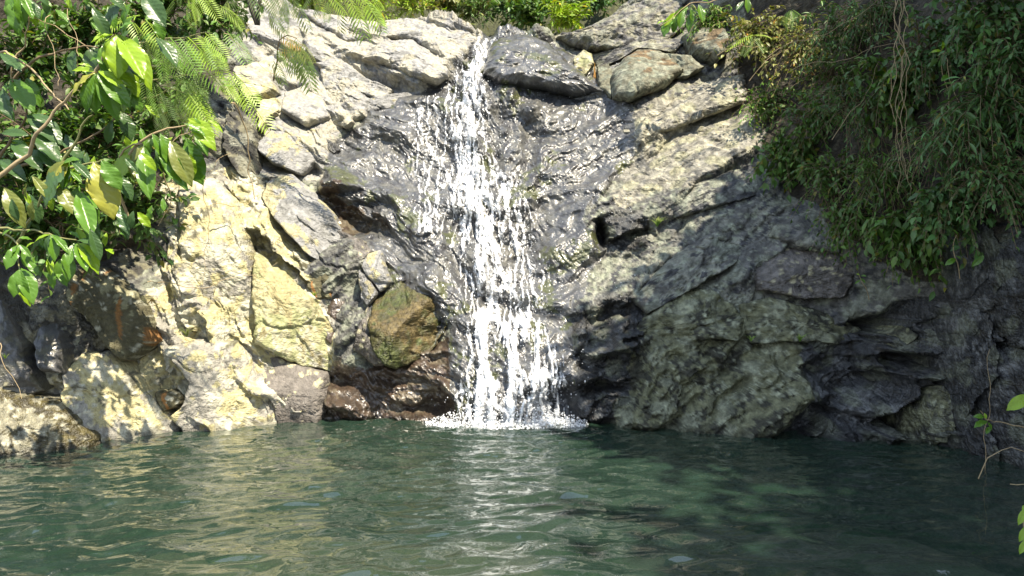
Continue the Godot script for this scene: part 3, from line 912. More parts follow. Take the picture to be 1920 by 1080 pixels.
# ---------------------------------------------------------------- the place
func build_materials():
	var grain := noise_texture(21, 0.02, 0.72, 1.0, FastNoiseLite.TYPE_SIMPLEX_SMOOTH, 0.6, 5, 1.6)
	var crust := noise_texture(22, 0.016, 0.55, 1.0, FastNoiseLite.TYPE_SIMPLEX_SMOOTH, 0.62, 5, 2.2)
	var pits := noise_texture(23, 0.03, 0.0, 1.0, FastNoiseLite.TYPE_SIMPLEX_SMOOTH, 0.65, 5, 1.3)
	M.dry = material(Color.WHITE, 0.8, grain, pits, 0.8, 2.4, 0.4)
	M.lichen = material(Color.WHITE, 0.8, crust, pits, 1.0, 2.4, 0.4)
	M.damp = material(Color.WHITE, 0.42, crust, pits, 0.8, 3.0, 0.5)
	M.wet = material(Color.WHITE, 0.38, grain, pits, 0.7, 0.9, 0.5)
	M.wet.clearcoat_enabled = true
	M.wet.clearcoat = 0.55
	M.wet.clearcoat_roughness = 0.22
	M.water = material(lin(0.022, 0.047, 0.032), 0.02, null, null, 1.0, 1.0, 0.9)
	M.water.vertex_color_use_as_albedo = false
	M.water.transparency = BaseMaterial3D.TRANSPARENCY_ALPHA
	M.water.albedo_color.a = 0.6
	M.foam = material(lin(0.86, 0.88, 0.9), 0.35)
	M.foam.vertex_color_use_as_albedo = false
	M.foam.backlight_enabled = true
	M.foam.backlight = Color(0.5, 0.5, 0.5)
	M.mossy = material(Color.WHITE, 0.5, crust, pits, 0.6, 2.0, 0.5)
	M.veil = material(lin(0.8, 0.82, 0.85), 0.3)
	M.veil.vertex_color_use_as_albedo = false
	M.veil.transparency = BaseMaterial3D.TRANSPARENCY_ALPHA
	M.veil.albedo_color.a = 0.32
	M.sheet = M.veil.duplicate()
	M.sheet.albedo_color.a = 0.55
	M.twig = material(lin(0.16, 0.115, 0.06), 0.8)
	M.dry_twig = material(lin(0.33, 0.25, 0.14), 0.8)
	M.bark = material(lin(0.06, 0.05, 0.04), 0.9)
	M.green_stem = material(lin(0.2, 0.2, 0.07), 0.6)
	for e in [["b", 0.23, 0.37, 0.02], ["g", 0.095, 0.21, 0.022], ["d", 0.055, 0.115, 0.035], ["s", 0.08, 0.165, 0.03], ["h", 0.075, 0.165, 0.045], ["y", 0.3, 0.31, 0.05], ["o", 0.16, 0.19, 0.04], ["r", 0.4, 0.2, 0.05]]:
		for kind in [["leaf_", 0.33, 0.55], ["frond_", 0.45, 0.6], ["small_", 0.5, 0.5]]:
			var m := material(lin(e[1], e[2], e[3]), kind[1])
			m.backlight_enabled = true
			m.backlight = lin(kind[2] * 0.9, kind[2], kind[2] * 0.35)
			m.cull_mode = BaseMaterial3D.CULL_DISABLED
			M[kind[0] + e[0]] = m
	leaf_meshes = [make_leaf(0.22, 0.45, 0.18, 0.06), make_leaf(0.34, 0.3, 0.20, 0.14), make_leaf(0.12, 0.55, 0.17, 0.10), make_leaf(0.42, 0.4, 0.185, 0.08), make_leaf(0.2, 0.7, 0.15, 0.2), make_leaf(0.3, 0.2, 0.215, 0.16)]
	small_leaf = make_small_leaf(0.27)
	narrow_leaf = make_small_leaf(0.12)
	frond_meshes = [make_frond(13, 0.30, 0.25, 0.15), make_frond(15, 0.27, 0.4, 0.35), make_frond(12, 0.34, 0.15, 0.5), make_frond(9, 0.32, 0.2, 0.5), make_frond(8, 0.34, 0.3, 0.8)]

func build_rocks():
	# left bank, from the pool upwards
	rock("boulder", "cream lichen boulder at the water's edge with a grey right flank", [Vector3(-3.454, 0.95, -8.688), Vector3(-3.084, 0.915, -8.852), Vector3(-2.972, 0.772, -8.857), Vector3(-2.731, 0.403, -8.848), Vector3(-2.595, 0.043, -8.792), Vector3(-2.634, -0.099, -8.726), Vector3(-2.995, -0.101, -8.548), Vector3(-3.412, -0.074, -8.341), Vector3(-3.557, 0.16, -8.352), Vector3(-3.433, 0.285, -8.464), Vector3(-3.445, 0.538, -8.549), Vector3(-3.728, 0.868, -8.524)], 0.28, 9, "dry", 1, 3.0, 3)
	rock("rock_slab", "tall cream slab with a rounded overhanging foot above the lichen boulder", [Vector3(-3.934, 2.811, -9.492), Vector3(-3.64, 2.865, -9.646), Vector3(-3.342, 2.59, -9.631), Vector3(-3.159, 2.238, -9.528), Vector3(-3.045, 1.751, -9.317), Vector3(-2.945, 1.195, -9.047), Vector3(-2.96, 0.834, -8.821), Vector3(-3.067, 0.895, -8.803), Vector3(-3.434, 0.941, -8.638), Vector3(-3.809, 1.142, -8.565), Vector3(-3.688, 1.56, -8.898), Vector3(-3.788, 2.183, -9.215)], 0.32, 9, "dry", 2, 4.0, 3)
	rock("rock_slab", "yellow-green lichen slab leaning beside the brown recess", [Vector3(-3.038, 1.941, -9.354), Vector3(-2.722, 1.722, -9.394), Vector3(-2.333, 1.361, -9.407), Vector3(-2.077, 0.934, -9.339), Vector3(-1.932, 0.565, -9.248), Vector3(-2.143, 0.515, -9.138), Vector3(-2.555, 0.673, -9.027), Vector3(-2.893, 0.866, -8.961), Vector3(-2.982, 1.377, -9.144)], 0.22, 15, "dry", 3, 3.0, 3)
	rock("rock_slab", "smooth grey-brown slab at the waterline under the yellow lichen slab", [Vector3(-2.915, 0.823, -8.974), Vector3(-2.565, 0.657, -9.061), Vector3(-2.141, 0.522, -9.185), Vector3(-2.102, 0.271, -9.121), Vector3(-2.156, -0.075, -8.987), Vector3(-2.587, -0.078, -8.806), Vector3(-2.728, 0.361, -8.897)], 0.2, 12, "dry", 4, 3.0, 2, 0.6)
	rock("rock_slab", "speckled pale slab slanting down into the pool below the leafy shrubs", [Vector3(-4.392, 0.664, -7.75), Vector3(-4.308, 0.854, -7.992), Vector3(-4.161, 0.867, -8.168), Vector3(-4.001, 0.722, -8.247), Vector3(-3.46, -0.03, -8.349), Vector3(-3.616, -0.116, -8.13), Vector3(-3.96, -0.089, -7.733), Vector3(-4.222, 0.127, -7.548)], 0.24, 9, "dry", 5, 3.0, 4)
	rock("boulder", "olive brown wet boulder half in the pool at the left edge", [Vector3(-5.098, 0.75, -7.417), Vector3(-4.747, 0.541, -7.494), Vector3(-4.572, 0.459, -7.539), Vector3(-4.301, 0.418, -7.643), Vector3(-3.972, 0.081, -7.655), Vector3(-3.944, -0.088, -7.602), Vector3(-4.457, -0.134, -7.348), Vector3(-4.971, -0.125, -7.093)], 0.35, 19, "damp", 6, 3.0, 3)
	rock("rock_block", "dark block with orange rust streaks between two pale slabs", [Vector3(-4.619, 1.753, -8.359), Vector3(-4.382, 1.731, -8.556), Vector3(-4.029, 1.447, -8.69), Vector3(-3.798, 0.922, -8.58), Vector3(-3.967, 0.717, -8.303), Vector3(-4.186, 0.987, -8.271), Vector3(-4.519, 1.406, -8.228)], 0.4, 13, "dry", 7, 3.0, 3)
	rock("rock_block", "narrow white-spotted block beside the black gap", [Vector3(-3.792, 0.864, -8.578), Vector3(-3.523, 0.911, -8.742), Vector3(-3.45, 0.568, -8.648), Vector3(-3.5, 0.377, -8.543), Vector3(-3.581, 0.492, -8.545), Vector3(-3.749, 0.762, -8.56)], 0.2, 9, "dry", 8, 3.0, 2)
	rock("rock_block", "small olive wedge jammed in the black gap above the pool", [Vector3(-3.745, 0.424, -8.319), Vector3(-3.494, 0.372, -8.542), Vector3(-3.455, 0.273, -8.546), Vector3(-3.643, 0.196, -8.343)], 0.18, 13, "dry", 9)
	rock("rock_block", "dark block standing in for the shade deep in the gap behind the white-spotted block", [Vector3(-4.036, 0.827, -8.681), Vector3(-3.87, 0.845, -8.836), Vector3(-3.642, 0.434, -8.788), Vector3(-3.665, 0.327, -8.703), Vector3(-3.883, 0.378, -8.537)], 0.1, 6, "dry", 10)  # dark-coloured fill in place of the gap's own shade
	rock("rock_slab", "glossy black wet slab at the left edge above the olive boulder", [Vector3(-5.226, 1.398, -7.603), Vector3(-4.942, 1.421, -7.802), Vector3(-4.723, 1.08, -7.787), Vector3(-4.512, 0.494, -7.652), Vector3(-4.703, 0.463, -7.505), Vector3(-5.063, 0.706, -7.366)], 0.3, 14, "wet", 11, 3.0, 3)
	rock("rock_slab", "dark wet slab spotted with white lichen, slanting under the shrubs", [Vector3(-5.006, 1.881, -8.075), Vector3(-4.74, 1.835, -8.275), Vector3(-4.516, 1.5, -8.274), Vector3(-4.17, 0.944, -8.251), Vector3(-4.188, 0.839, -8.177), Vector3(-4.437, 0.655, -7.838), Vector3(-4.649, 0.972, -7.839)], 0.3, 6, "damp", 12, 3.0, 4)
	rock("rock_block", "wet black knob glinting between the dark slanting slabs", [Vector3(-4.702, 1.236, -7.84), Vector3(-4.568, 1.233, -7.928), Vector3(-4.381, 0.916, -7.88), Vector3(-4.343, 0.663, -7.765), Vector3(-4.475, 0.672, -7.677), Vector3(-4.609, 0.927, -7.729)], 0.2, 14, "wet", 13)
	# round the mossy boulder
	rock("boulder", "olive and green mossy wet boulder standing left of the waterfall", [Vector3(-1.672, 1.263, -9.26), Vector3(-1.594, 1.4, -9.311), Vector3(-1.283, 1.626, -9.376), Vector3(-1.092, 1.538, -9.316), Vector3(-0.699, 1.169, -9.105), Vector3(-0.779, 0.983, -9.027), Vector3(-0.95, 0.718, -8.922), Vector3(-1.308, 0.588, -8.903), Vector3(-1.485, 0.655, -8.957), Vector3(-1.628, 0.888, -9.084)], 0.26, 11, "mossy", 14, 9.0, 0, 1.5, [[Vector2(-1.3, 0.5), 0.10], [Vector2(0.1, -0.9), 0.13], [Vector2(0.35, 0.05), 0.2]])
	rock("rock_block", "pale grey strip of rock under the mossy boulder's left edge", [Vector3(-1.691, 1.312, -9.294), Vector3(-1.597, 0.886, -9.116), Vector3(-1.419, 0.639, -8.999), Vector3(-1.539, 0.603, -8.994), Vector3(-1.827, 0.795, -9.098), Vector3(-1.786, 1.066, -9.204)], 0.16, 12, "damp", 15, 3.0, 2, 0.6)
	rock("rock_slab", "dark brown wet slab in the recess left of the mossy boulder", [Vector3(-2.277, 1.254, -9.601), Vector3(-2.127, 1.832, -9.865), Vector3(-1.943, 1.826, -9.873), Vector3(-1.777, 1.241, -9.624), Vector3(-1.875, 0.771, -9.401), Vector3(-1.988, 0.711, -9.365), Vector3(-2.21, 0.865, -9.425)], 0.14, 3, "wet", 16)
	rock("rock_slab", "light grey smooth slab with cream lichen at its corner", [Vector3(-3.109, 2.865, -10.03), Vector3(-2.851, 2.984, -10.243), Vector3(-2.56, 2.756, -10.183), Vector3(-2.256, 2.435, -10.052), Vector3(-2.13, 2.166, -9.879), Vector3(-2.11, 1.724, -9.487), Vector3(-2.424, 1.87, -9.467), Vector3(-2.881, 2.334, -9.672), Vector3(-3.126, 2.639, -9.828)], 0.24, 16, "dry", 17, 3.0, 4, 0.7)
	rock("rock_block", "pale wedge of rock above the mossy boulder", [Vector3(-1.766, 1.917, -9.668), Vector3(-1.607, 1.97, -9.694), Vector3(-1.516, 1.706, -9.533), Vector3(-1.451, 1.564, -9.443), Vector3(-1.553, 1.437, -9.368), Vector3(-1.833, 1.758, -9.576)], 0.16, 16, "dry", 18, 3.0, 3, 0.6)
	rock("rock_block", "pale upright rock splitting from the wedge above the mossy boulder", [Vector3(-1.857, 1.739, -9.571), Vector3(-1.711, 1.628, -9.507), Vector3(-1.571, 1.437, -9.398), Vector3(-1.694, 1.274, -9.311), Vector3(-1.793, 1.374, -9.37)], 0.13, 16, "damp", 19, 3.0, 2, 0.6)
	rock("rock_block", "greyish green block at the head of the brown recess", [Vector3(-2.217, 2.243, -10.029), Vector3(-1.875, 2.103, -9.936), Vector3(-1.71, 1.951, -9.836), Vector3(-1.839, 1.815, -9.746), Vector3(-2.053, 1.842, -9.765)], 0.16, 12, "damp", 20)
	rock("rock_block", "olive stained block below the light grey slab", [Vector3(-2.604, 1.891, -9.661), Vector3(-2.171, 1.722, -9.705), Vector3(-2.151, 1.372, -9.53), Vector3(-2.297, 1.341, -9.468), Vector3(-2.54, 1.629, -9.545)], 0.2, 13, "dry", 21)
	# upper left
	rock("boulder", "smooth pale boulder with an orange stained foot beside the stream", [Vector3(-3.355, 3.311, -10.415), Vector3(-3.357, 3.444, -10.531), Vector3(-3.238, 3.744, -10.846), Vector3(-3.002, 3.686, -10.92), Vector3(-2.726, 3.526, -10.934), Vector3(-2.467, 3.356, -10.931), Vector3(-2.654, 3.195, -10.701), Vector3(-2.774, 2.979, -10.449), Vector3(-3.126, 3.122, -10.378)], 0.28, 16, "dry", 22, 2.5, 3, 0.6)
	rock("boulder", "upright rounded grey boulder above the orange stained boulder", [Vector3(-3.199, 3.937, -11.093), Vector3(-3.241, 4.295, -11.397), Vector3(-3.053, 4.475, -11.618), Vector3(-2.759, 4.33, -11.6), Vector3(-2.547, 3.909, -11.315), Vector3(-2.699, 3.765, -11.128), Vector3(-2.844, 3.705, -11.018), Vector3(-3.056, 3.84, -11.06)], 0.35, 1, "dry", 23, 2.5, 2, 0.6)
	rock("rock_block", "rusty wedge wedged under the upright rounded boulder", [Vector3(-3.083, 3.849, -11.104), Vector3(-2.859, 3.717, -11.08), Vector3(-2.73, 3.562, -11.009), Vector3(-2.825, 3.556, -10.974), Vector3(-2.997, 3.681, -11.01)], 0.1, 17, "dry", 24)
	rock("rock_block", "dark flat stone leaning beside the orange stained boulder", [Vector3(-2.729, 3.565, -10.946), Vector3(-2.541, 3.56, -10.994), Vector3(-2.37, 3.413, -10.921), Vector3(-2.448, 3.349, -10.844)], 0.1, 2, "damp", 25)
	rock("boulder", "small grey boulder behind the dark flat stone", [Vector3(-2.815, 3.689, -11.051), Vector3(-2.727, 3.82, -11.179), Vector3(-2.6, 3.739, -11.152), Vector3(-2.579, 3.617, -11.062), Vector3(-2.724, 3.572, -10.984)], 0.15, 16, "dry", 26, 2.0, 2, 0.5)
	rock("rock_slab", "small white slab at the edge of the dark wet rock face", [Vector3(-2.54, 3.836, -11.219), Vector3(-2.279, 3.97, -11.349), Vector3(-2.232, 3.853, -11.266), Vector3(-2.349, 3.752, -11.175)], 0.14, 1, "dry", 27)
	rock("rock_block", "tall pale block split from the upright rounded boulder", [Vector3(-3.473, 4.134, -11.106), Vector3(-3.332, 4.188, -11.237), Vector3(-3.21, 3.949, -11.079), Vector3(-3.279, 3.843, -10.936), Vector3(-3.319, 3.708, -10.777), Vector3(-3.361, 3.574, -10.613), Vector3(-3.468, 3.878, -10.858)], 0.25, 9, "dry", 28)
	rock("rock_block", "blue-grey fractured block under the feathery leaves", [Vector3(-3.746, 3.819, -10.59), Vector3(-3.558, 4.047, -10.956), Vector3(-3.37, 3.543, -10.639), Vector3(-3.31, 3.169, -10.319), Vector3(-3.178, 2.824, -10.077), Vector3(-3.381, 2.872, -9.935), Vector3(-3.648, 3.273, -10.12)], 0.35, 6, "dry", 29, 3.0, 4)
	rock("rock_block", "cream and grey block between the feathery leaves and pale slabs", [Vector3(-3.985, 4.642, -11.371), Vector3(-3.685, 4.945, -11.889), Vector3(-3.334, 4.298, -11.375), Vector3(-3.474, 4.13, -11.087), Vector3(-3.61, 4.079, -10.934)], 0.35, 9, "dry", 30, 3.0, 3)
	# top of the pale bank
	rock("rock_slab", "broad pale slab on the skyline left of the crest", [Vector3(-2.212, 5.978, -13.399), Vector3(-1.818, 6.062, -13.487), Vector3(-1.07, 6.034, -13.456), Vector3(-0.818, 5.785, -13.192), Vector3(-0.558, 5.542, -12.928), Vector3(-0.751, 5.064, -12.386), Vector3(-0.945, 4.902, -12.195), Vector3(-1.592, 5.463, -12.841), Vector3(-2.156, 5.516, -12.901)], 0.3, 1, "dry", 31, 2.0, 1, 1.2)
	rock("boulder", "pale boulder with a dark green shaded flank beside the crest", [Vector3(-2.335, 5.01, -12.287), Vector3(-2.122, 5.402, -12.699), Vector3(-1.595, 5.484, -12.796), Vector3(-0.951, 4.956, -12.269), Vector3(-0.952, 4.677, -11.967), Vector3(-1.13, 4.54, -11.809), Vector3(-1.523, 4.625, -11.892), Vector3(-1.908, 4.874, -12.153)], 0.38, 1, "dry", 32, 2.0, 1, 1.0)
	rock("boulder", "rounded pale boulder below the hanging branch", [Vector3(-3.335, 5.423, -12.656), Vector3(-3.208, 5.812, -13.113), Vector3(-2.772, 5.367, -12.695), Vector3(-2.679, 5.116, -12.423), Vector3(-2.883, 4.923, -12.153), Vector3(-3.124, 5.053, -12.263)], 0.3, 1, "dry", 33, 2.5, 2, 0.5)
	rock("rock_slab", "smooth pale slab sloping down beside the small feathery plant", [Vector3(-2.945, 4.871, -12.14), Vector3(-2.623, 4.861, -12.165), Vector3(-2.054, 4.265, -11.726), Vector3(-2.078, 3.925, -11.423), Vector3(-2.439, 3.848, -11.313), Vector3(-2.728, 4.244, -11.635)], 0.22, 1, "dry", 61, 2.0, 2, 1.0)
	rock("rock_slab", "long smooth grey slab reaching down to the wet face", [Vector3(-2.538, 4.395, -11.769), Vector3(-1.899, 4.333, -11.741), Vector3(-1.279, 4.473, -11.859), Vector3(-1.341, 4.26, -11.704), Vector3(-2.016, 4.02, -11.508), Vector3(-2.329, 4.046, -11.519)], 0.16, 16, "dry", 62, 2.0, 2, 1.0)
	rock("rock_slab", "long white slab sloping from the hanging branch to the wet face", [Vector3(-3.058, 4.988, -12.267), Vector3(-2.665, 5.064, -12.357), Vector3(-2.188, 4.661, -12.026), Vector3(-1.759, 4.459, -11.868), Vector3(-1.893, 4.292, -11.702), Vector3(-2.369, 4.343, -11.721), Vector3(-2.745, 4.649, -11.981)], 0.25, 1, "dry", 34, 2.0, 1, 1.2)
	rock("rock_slab", "pale rounded slab at the very top beside the overhanging leaves", [Vector3(-3.629, 6.2, -13.464), Vector3(-2.895, 6.078, -13.425), Vector3(-2.209, 5.954, -13.379), Vector3(-2.166, 5.553, -12.962), Vector3(-2.664, 5.419, -12.754), Vector3(-3.182, 5.813, -13.115)], 0.3, 1, "dry", 35, 2.0, 1, 1.2)
	# right of the crest
	rock("boulder", "dark wet hump right of the waterfall's crest", [Vector3(-0.343, 5.409, -12.721), Vector3(-0.13, 5.566, -12.894), Vector3(0.219, 5.631, -12.99), Vector3(0.605, 5.425, -12.828), Vector3(0.92, 4.971, -12.41), Vector3(1.395, 4.37, -11.831), Vector3(0.949, 4.333, -11.742), Vector3(0.398, 4.464, -11.826), Vector3(-0.199, 4.53, -11.832), Vector3(-0.446, 4.744, -12.035)], 0.42, 2, "wet", 36, 1.8, 0, 1.3)
	rock("rock_slab", "long grey ledge rising to the skyline behind the yellow boulder", [Vector3(0.716, 5.669, -13.278), Vector3(1.203, 5.795, -13.223), Vector3(2.062, 6.287, -13.304), Vector3(2.752, 6.382, -13.172), Vector3(2.827, 5.741, -12.714), Vector3(2.374, 5.357, -12.58), Vector3(1.759, 5.31, -12.733), Vector3(1.22, 5.37, -12.934)], 0.35, 8, "lichen", 56, 2.0, 3, 1.4)
	rock("rock_slab", "grey ledge running from the yellow boulder under the brown boulder", [Vector3(1.276, 5.295, -12.798), Vector3(1.716, 5.343, -12.731), Vector3(2.485, 5.528, -12.719), Vector3(2.732, 5.368, -12.477), Vector3(2.497, 5.122, -12.271), Vector3(1.99, 5.26, -12.566), Vector3(1.681, 5.098, -12.476), Vector3(1.361, 5.013, -12.472)], 0.2, 8, "lichen", 57, 1.8, 3, 1.3)
	rock("rock_slab", "long sunlit tan slab running down from the leafy cliff", [Vector3(1.445, 2.769, -10.463), Vector3(1.947, 3.23, -10.7), Vector3(2.678, 3.563, -10.743), Vector3(3.203, 3.695, -10.681), Vector3(3.173, 3.439, -10.464), Vector3(2.538, 3.192, -10.463), Vector3(1.885, 2.826, -10.36), Vector3(1.525, 2.609, -10.288)], 0.16, 7, "lichen", 58, 1.6, 2, 1.2)
	rock("rock_slab", "sunlit tan slab below the large rounded boulder", [Vector3(1.613, 3.996, -11.399), Vector3(2.232, 4.193, -11.419), Vector3(2.882, 4.538, -11.56), Vector3(3.369, 4.598, -11.494), Vector3(3.286, 4.113, -11.081), Vector3(2.517, 3.795, -10.986), Vector3(1.842, 3.548, -10.932), Vector3(1.537, 3.675, -11.129)], 0.18, 7, "lichen", 59, 1.6, 2, 1.2)
	rock("rock_slab", "broad grey slab slanting through the middle of the shaded bank", [Vector3(1.397, 1.373, -9.424), Vector3(1.936, 1.887, -9.576), Vector3(2.583, 2.275, -9.582), Vector3(3.145, 2.527, -9.524), Vector3(3.191, 2.251, -9.286), Vector3(2.727, 1.872, -9.199), Vector3(2.106, 1.5, -9.192), Vector3(1.551, 1.19, -9.205)], 0.22, 0, "lichen", 60, 2.5, 3, 1.2)
	rock("boulder", "small yellow lichen boulder on the crest", [Vector3(0.966, 5.129, -12.581), Vector3(1.15, 5.349, -12.837), Vector3(1.282, 5.219, -12.687), Vector3(1.285, 4.964, -12.387), Vector3(1.128, 4.754, -12.131), Vector3(0.937, 4.802, -12.191)], 0.2, 15, "lichen", 37, 2.0, 1, 0.7)
	rock("boulder", "large rounded grey-green boulder right of the crest", [Vector3(1.46, 4.63, -11.908), Vector3(1.7, 5.024, -12.304), Vector3(1.955, 5.209, -12.452), Vector3(2.236, 5.243, -12.427), Vector3(2.412, 5.052, -12.173), Vector3(2.531, 4.704, -11.738), Vector3(2.189, 4.358, -11.401), Vector3(1.669, 4.14, -11.26), Vector3(1.447, 4.225, -11.423)], 0.45, 18, "lichen", 38, 2.0, 1, 0.7)
	rock("boulder", "flat tan boulder leaning against the large rounded boulder", [Vector3(2.365, 5.106, -12.274), Vector3(2.687, 5.017, -12.083), Vector3(2.862, 4.758, -11.734), Vector3(2.583, 4.584, -11.616), Vector3(2.372, 4.563, -11.657)], 0.25, 18, "lichen", 39, 2.5, 2)
	rock("boulder", "brown boulder under the trailing vines at the top", [Vector3(2.659, 5.454, -12.486), Vector3(2.911, 5.534, -12.342), Vector3(3.186, 5.372, -11.971), Vector3(3.218, 4.976, -11.591), Vector3(2.986, 4.816, -11.661), Vector3(2.736, 5.042, -12.083)], 0.35, 18, "lichen", 40, 2.5, 2)
	rock("rock_block", "narrow yellowish rock in the cleft beside the large rounded boulder", [Vector3(1.317, 4.934, -12.37), Vector3(1.507, 5.017, -12.425), Vector3(1.539, 4.659, -12.021), Vector3(1.443, 4.261, -11.572), Vector3(1.291, 4.448, -11.826)], 0.2, 18, "lichen", 41)
	# right bank
	rock("rock_block", "dark olive undercut outcrop in the middle of the shaded bank", [Vector3(1.255, 0.888, -9.083), Vector3(1.584, 1.189, -9.221), Vector3(1.949, 1.469, -9.328), Vector3(2.307, 1.5, -9.253), Vector3(2.618, 1.199, -8.93), Vector3(2.527, 0.912, -8.72), Vector3(2.148, 0.933, -8.855), Vector3(1.675, 0.782, -8.875)], 0.24, 4, "lichen", 42, 2.0, 4, 1.4)
	rock("rock_block", "olive undercut outcrop with a sharp upper edge, behind the lichen mound", [Vector3(2.559, 1.319, -8.934), Vector3(2.883, 1.41, -8.913), Vector3(3.507, 1.208, -8.674), Vector3(3.789, 1.041, -8.519), Vector3(3.601, 0.9, -8.483), Vector3(3.13, 0.92, -8.602), Vector3(2.58, 0.884, -8.703)], 0.2, 4, "lichen", 43, 2.0, 4, 1.4)
	rock("rock_slab", "smooth grey slab with a bluish wet hollow", [Vector3(2.724, 1.81, -9.187), Vector3(3.181, 2.081, -9.077), Vector3(3.561, 1.975, -8.808), Vector3(3.703, 1.731, -8.586), Vector3(3.589, 1.386, -8.455), Vector3(3.17, 1.383, -8.713), Vector3(2.784, 1.47, -8.982)], 0.2, 12, "damp", 44, 1.8, 2)
	rock("rock_slab", "brown-grey slab over a black slot below the leafy cliff", [Vector3(3.026, 2.351, -9.356), Vector3(3.465, 2.351, -9.02), Vector3(3.611, 2.024, -8.642), Vector3(3.552, 1.875, -8.571), Vector3(3.233, 1.919, -8.884), Vector3(2.979, 2.09, -9.211)], 0.22, 0, "lichen", 45, 2.0, 2)
	rock("boulder", "mossy square boulder in the water below the dark cliff", [Vector3(3.835, 0.276, -8.004), Vector3(3.941, 0.356, -7.788), Vector3(4.074, 0.588, -7.436), Vector3(4.121, 0.415, -7.387), Vector3(4.104, 0.022, -7.565), Vector3(3.887, -0.093, -8.012)], 0.14, 4, "damp", 46, 9.0, 2, 1.4, [])
	rock("rock_block", "upright black slab at the left side of the dark buttress", [Vector3(4.042, 1.197, -7.498), Vector3(4.095, 1.378, -7.234), Vector3(4.15, 1.22, -6.919), Vector3(4.154, 0.746, -6.989), Vector3(4.118, 0.299, -7.276), Vector3(4.073, 0.597, -7.443)], 0.3, 5, "damp", 51, 4.0, 5, 2.2)
	rock("rock_block", "jagged black block on the right edge under the dark shrubs", [Vector3(4.127, 1.825, -6.882), Vector3(4.19, 1.99, -6.615), Vector3(4.272, 1.754, -6.277), Vector3(4.308, 1.073, -6.33), Vector3(4.216, 0.999, -6.764), Vector3(4.152, 1.314, -6.908)], 0.35, 5, "damp", 52, 4.0, 5, 2.2)
	rock("rock_block", "jagged bluish block standing in the water at the right edge", [Vector3(4.16, 0.933, -7.015), Vector3(4.252, 1.002, -6.712), Vector3(4.336, 0.899, -6.37), Vector3(4.378, -0.061, -6.433), Vector3(4.265, -0.099, -6.879), Vector3(4.186, 0.314, -7.042)], 0.35, 5, "damp", 53, 4.0, 5, 2.2)
	rock("rock_block", "low black rock in the water between the mossy square boulder and the right edge", [Vector3(4.097, 0.387, -7.344), Vector3(4.17, 0.351, -7.048), Vector3(4.24, -0.12, -7.069), Vector3(4.178, -0.191, -7.382), Vector3(4.13, 0.022, -7.437)], 0.25, 5, "damp", 54, 4.0, 4, 2.0)
	rock("rock_block", "narrow dark slab under the leafy shoot on the buttress", [Vector3(4.031, 2.046, -7.366), Vector3(4.105, 2.151, -7.002), Vector3(4.145, 1.822, -6.82), Vector3(4.141, 1.312, -6.967), Vector3(4.077, 1.402, -7.271)], 0.3, 5, "damp", 55, 4.0, 4, 2.0)
	rock("rock_slab", "thin grey slab pointing up above the mossy square boulder", [Vector3(3.755, 0.94, -8.318), Vector3(3.921, 1.124, -7.971), Vector3(3.992, 1.054, -7.795), Vector3(3.893, 0.878, -8.025), Vector3(3.784, 0.832, -8.257)], 0.2, 4, "lichen", 47)
	rock("rock_slab", "long ridge of lichen rock rising towards the leafy cliff", [Vector3(1.975, 2.555, -10.105), Vector3(2.271, 2.842, -10.211), Vector3(2.856, 3.01, -10.091), Vector3(3.182, 2.892, -9.838), Vector3(3.126, 2.672, -9.666), Vector3(2.444, 2.458, -9.802), Vector3(2.038, 2.369, -9.915)], 0.2, 0, "lichen", 48, 1.8, 3)

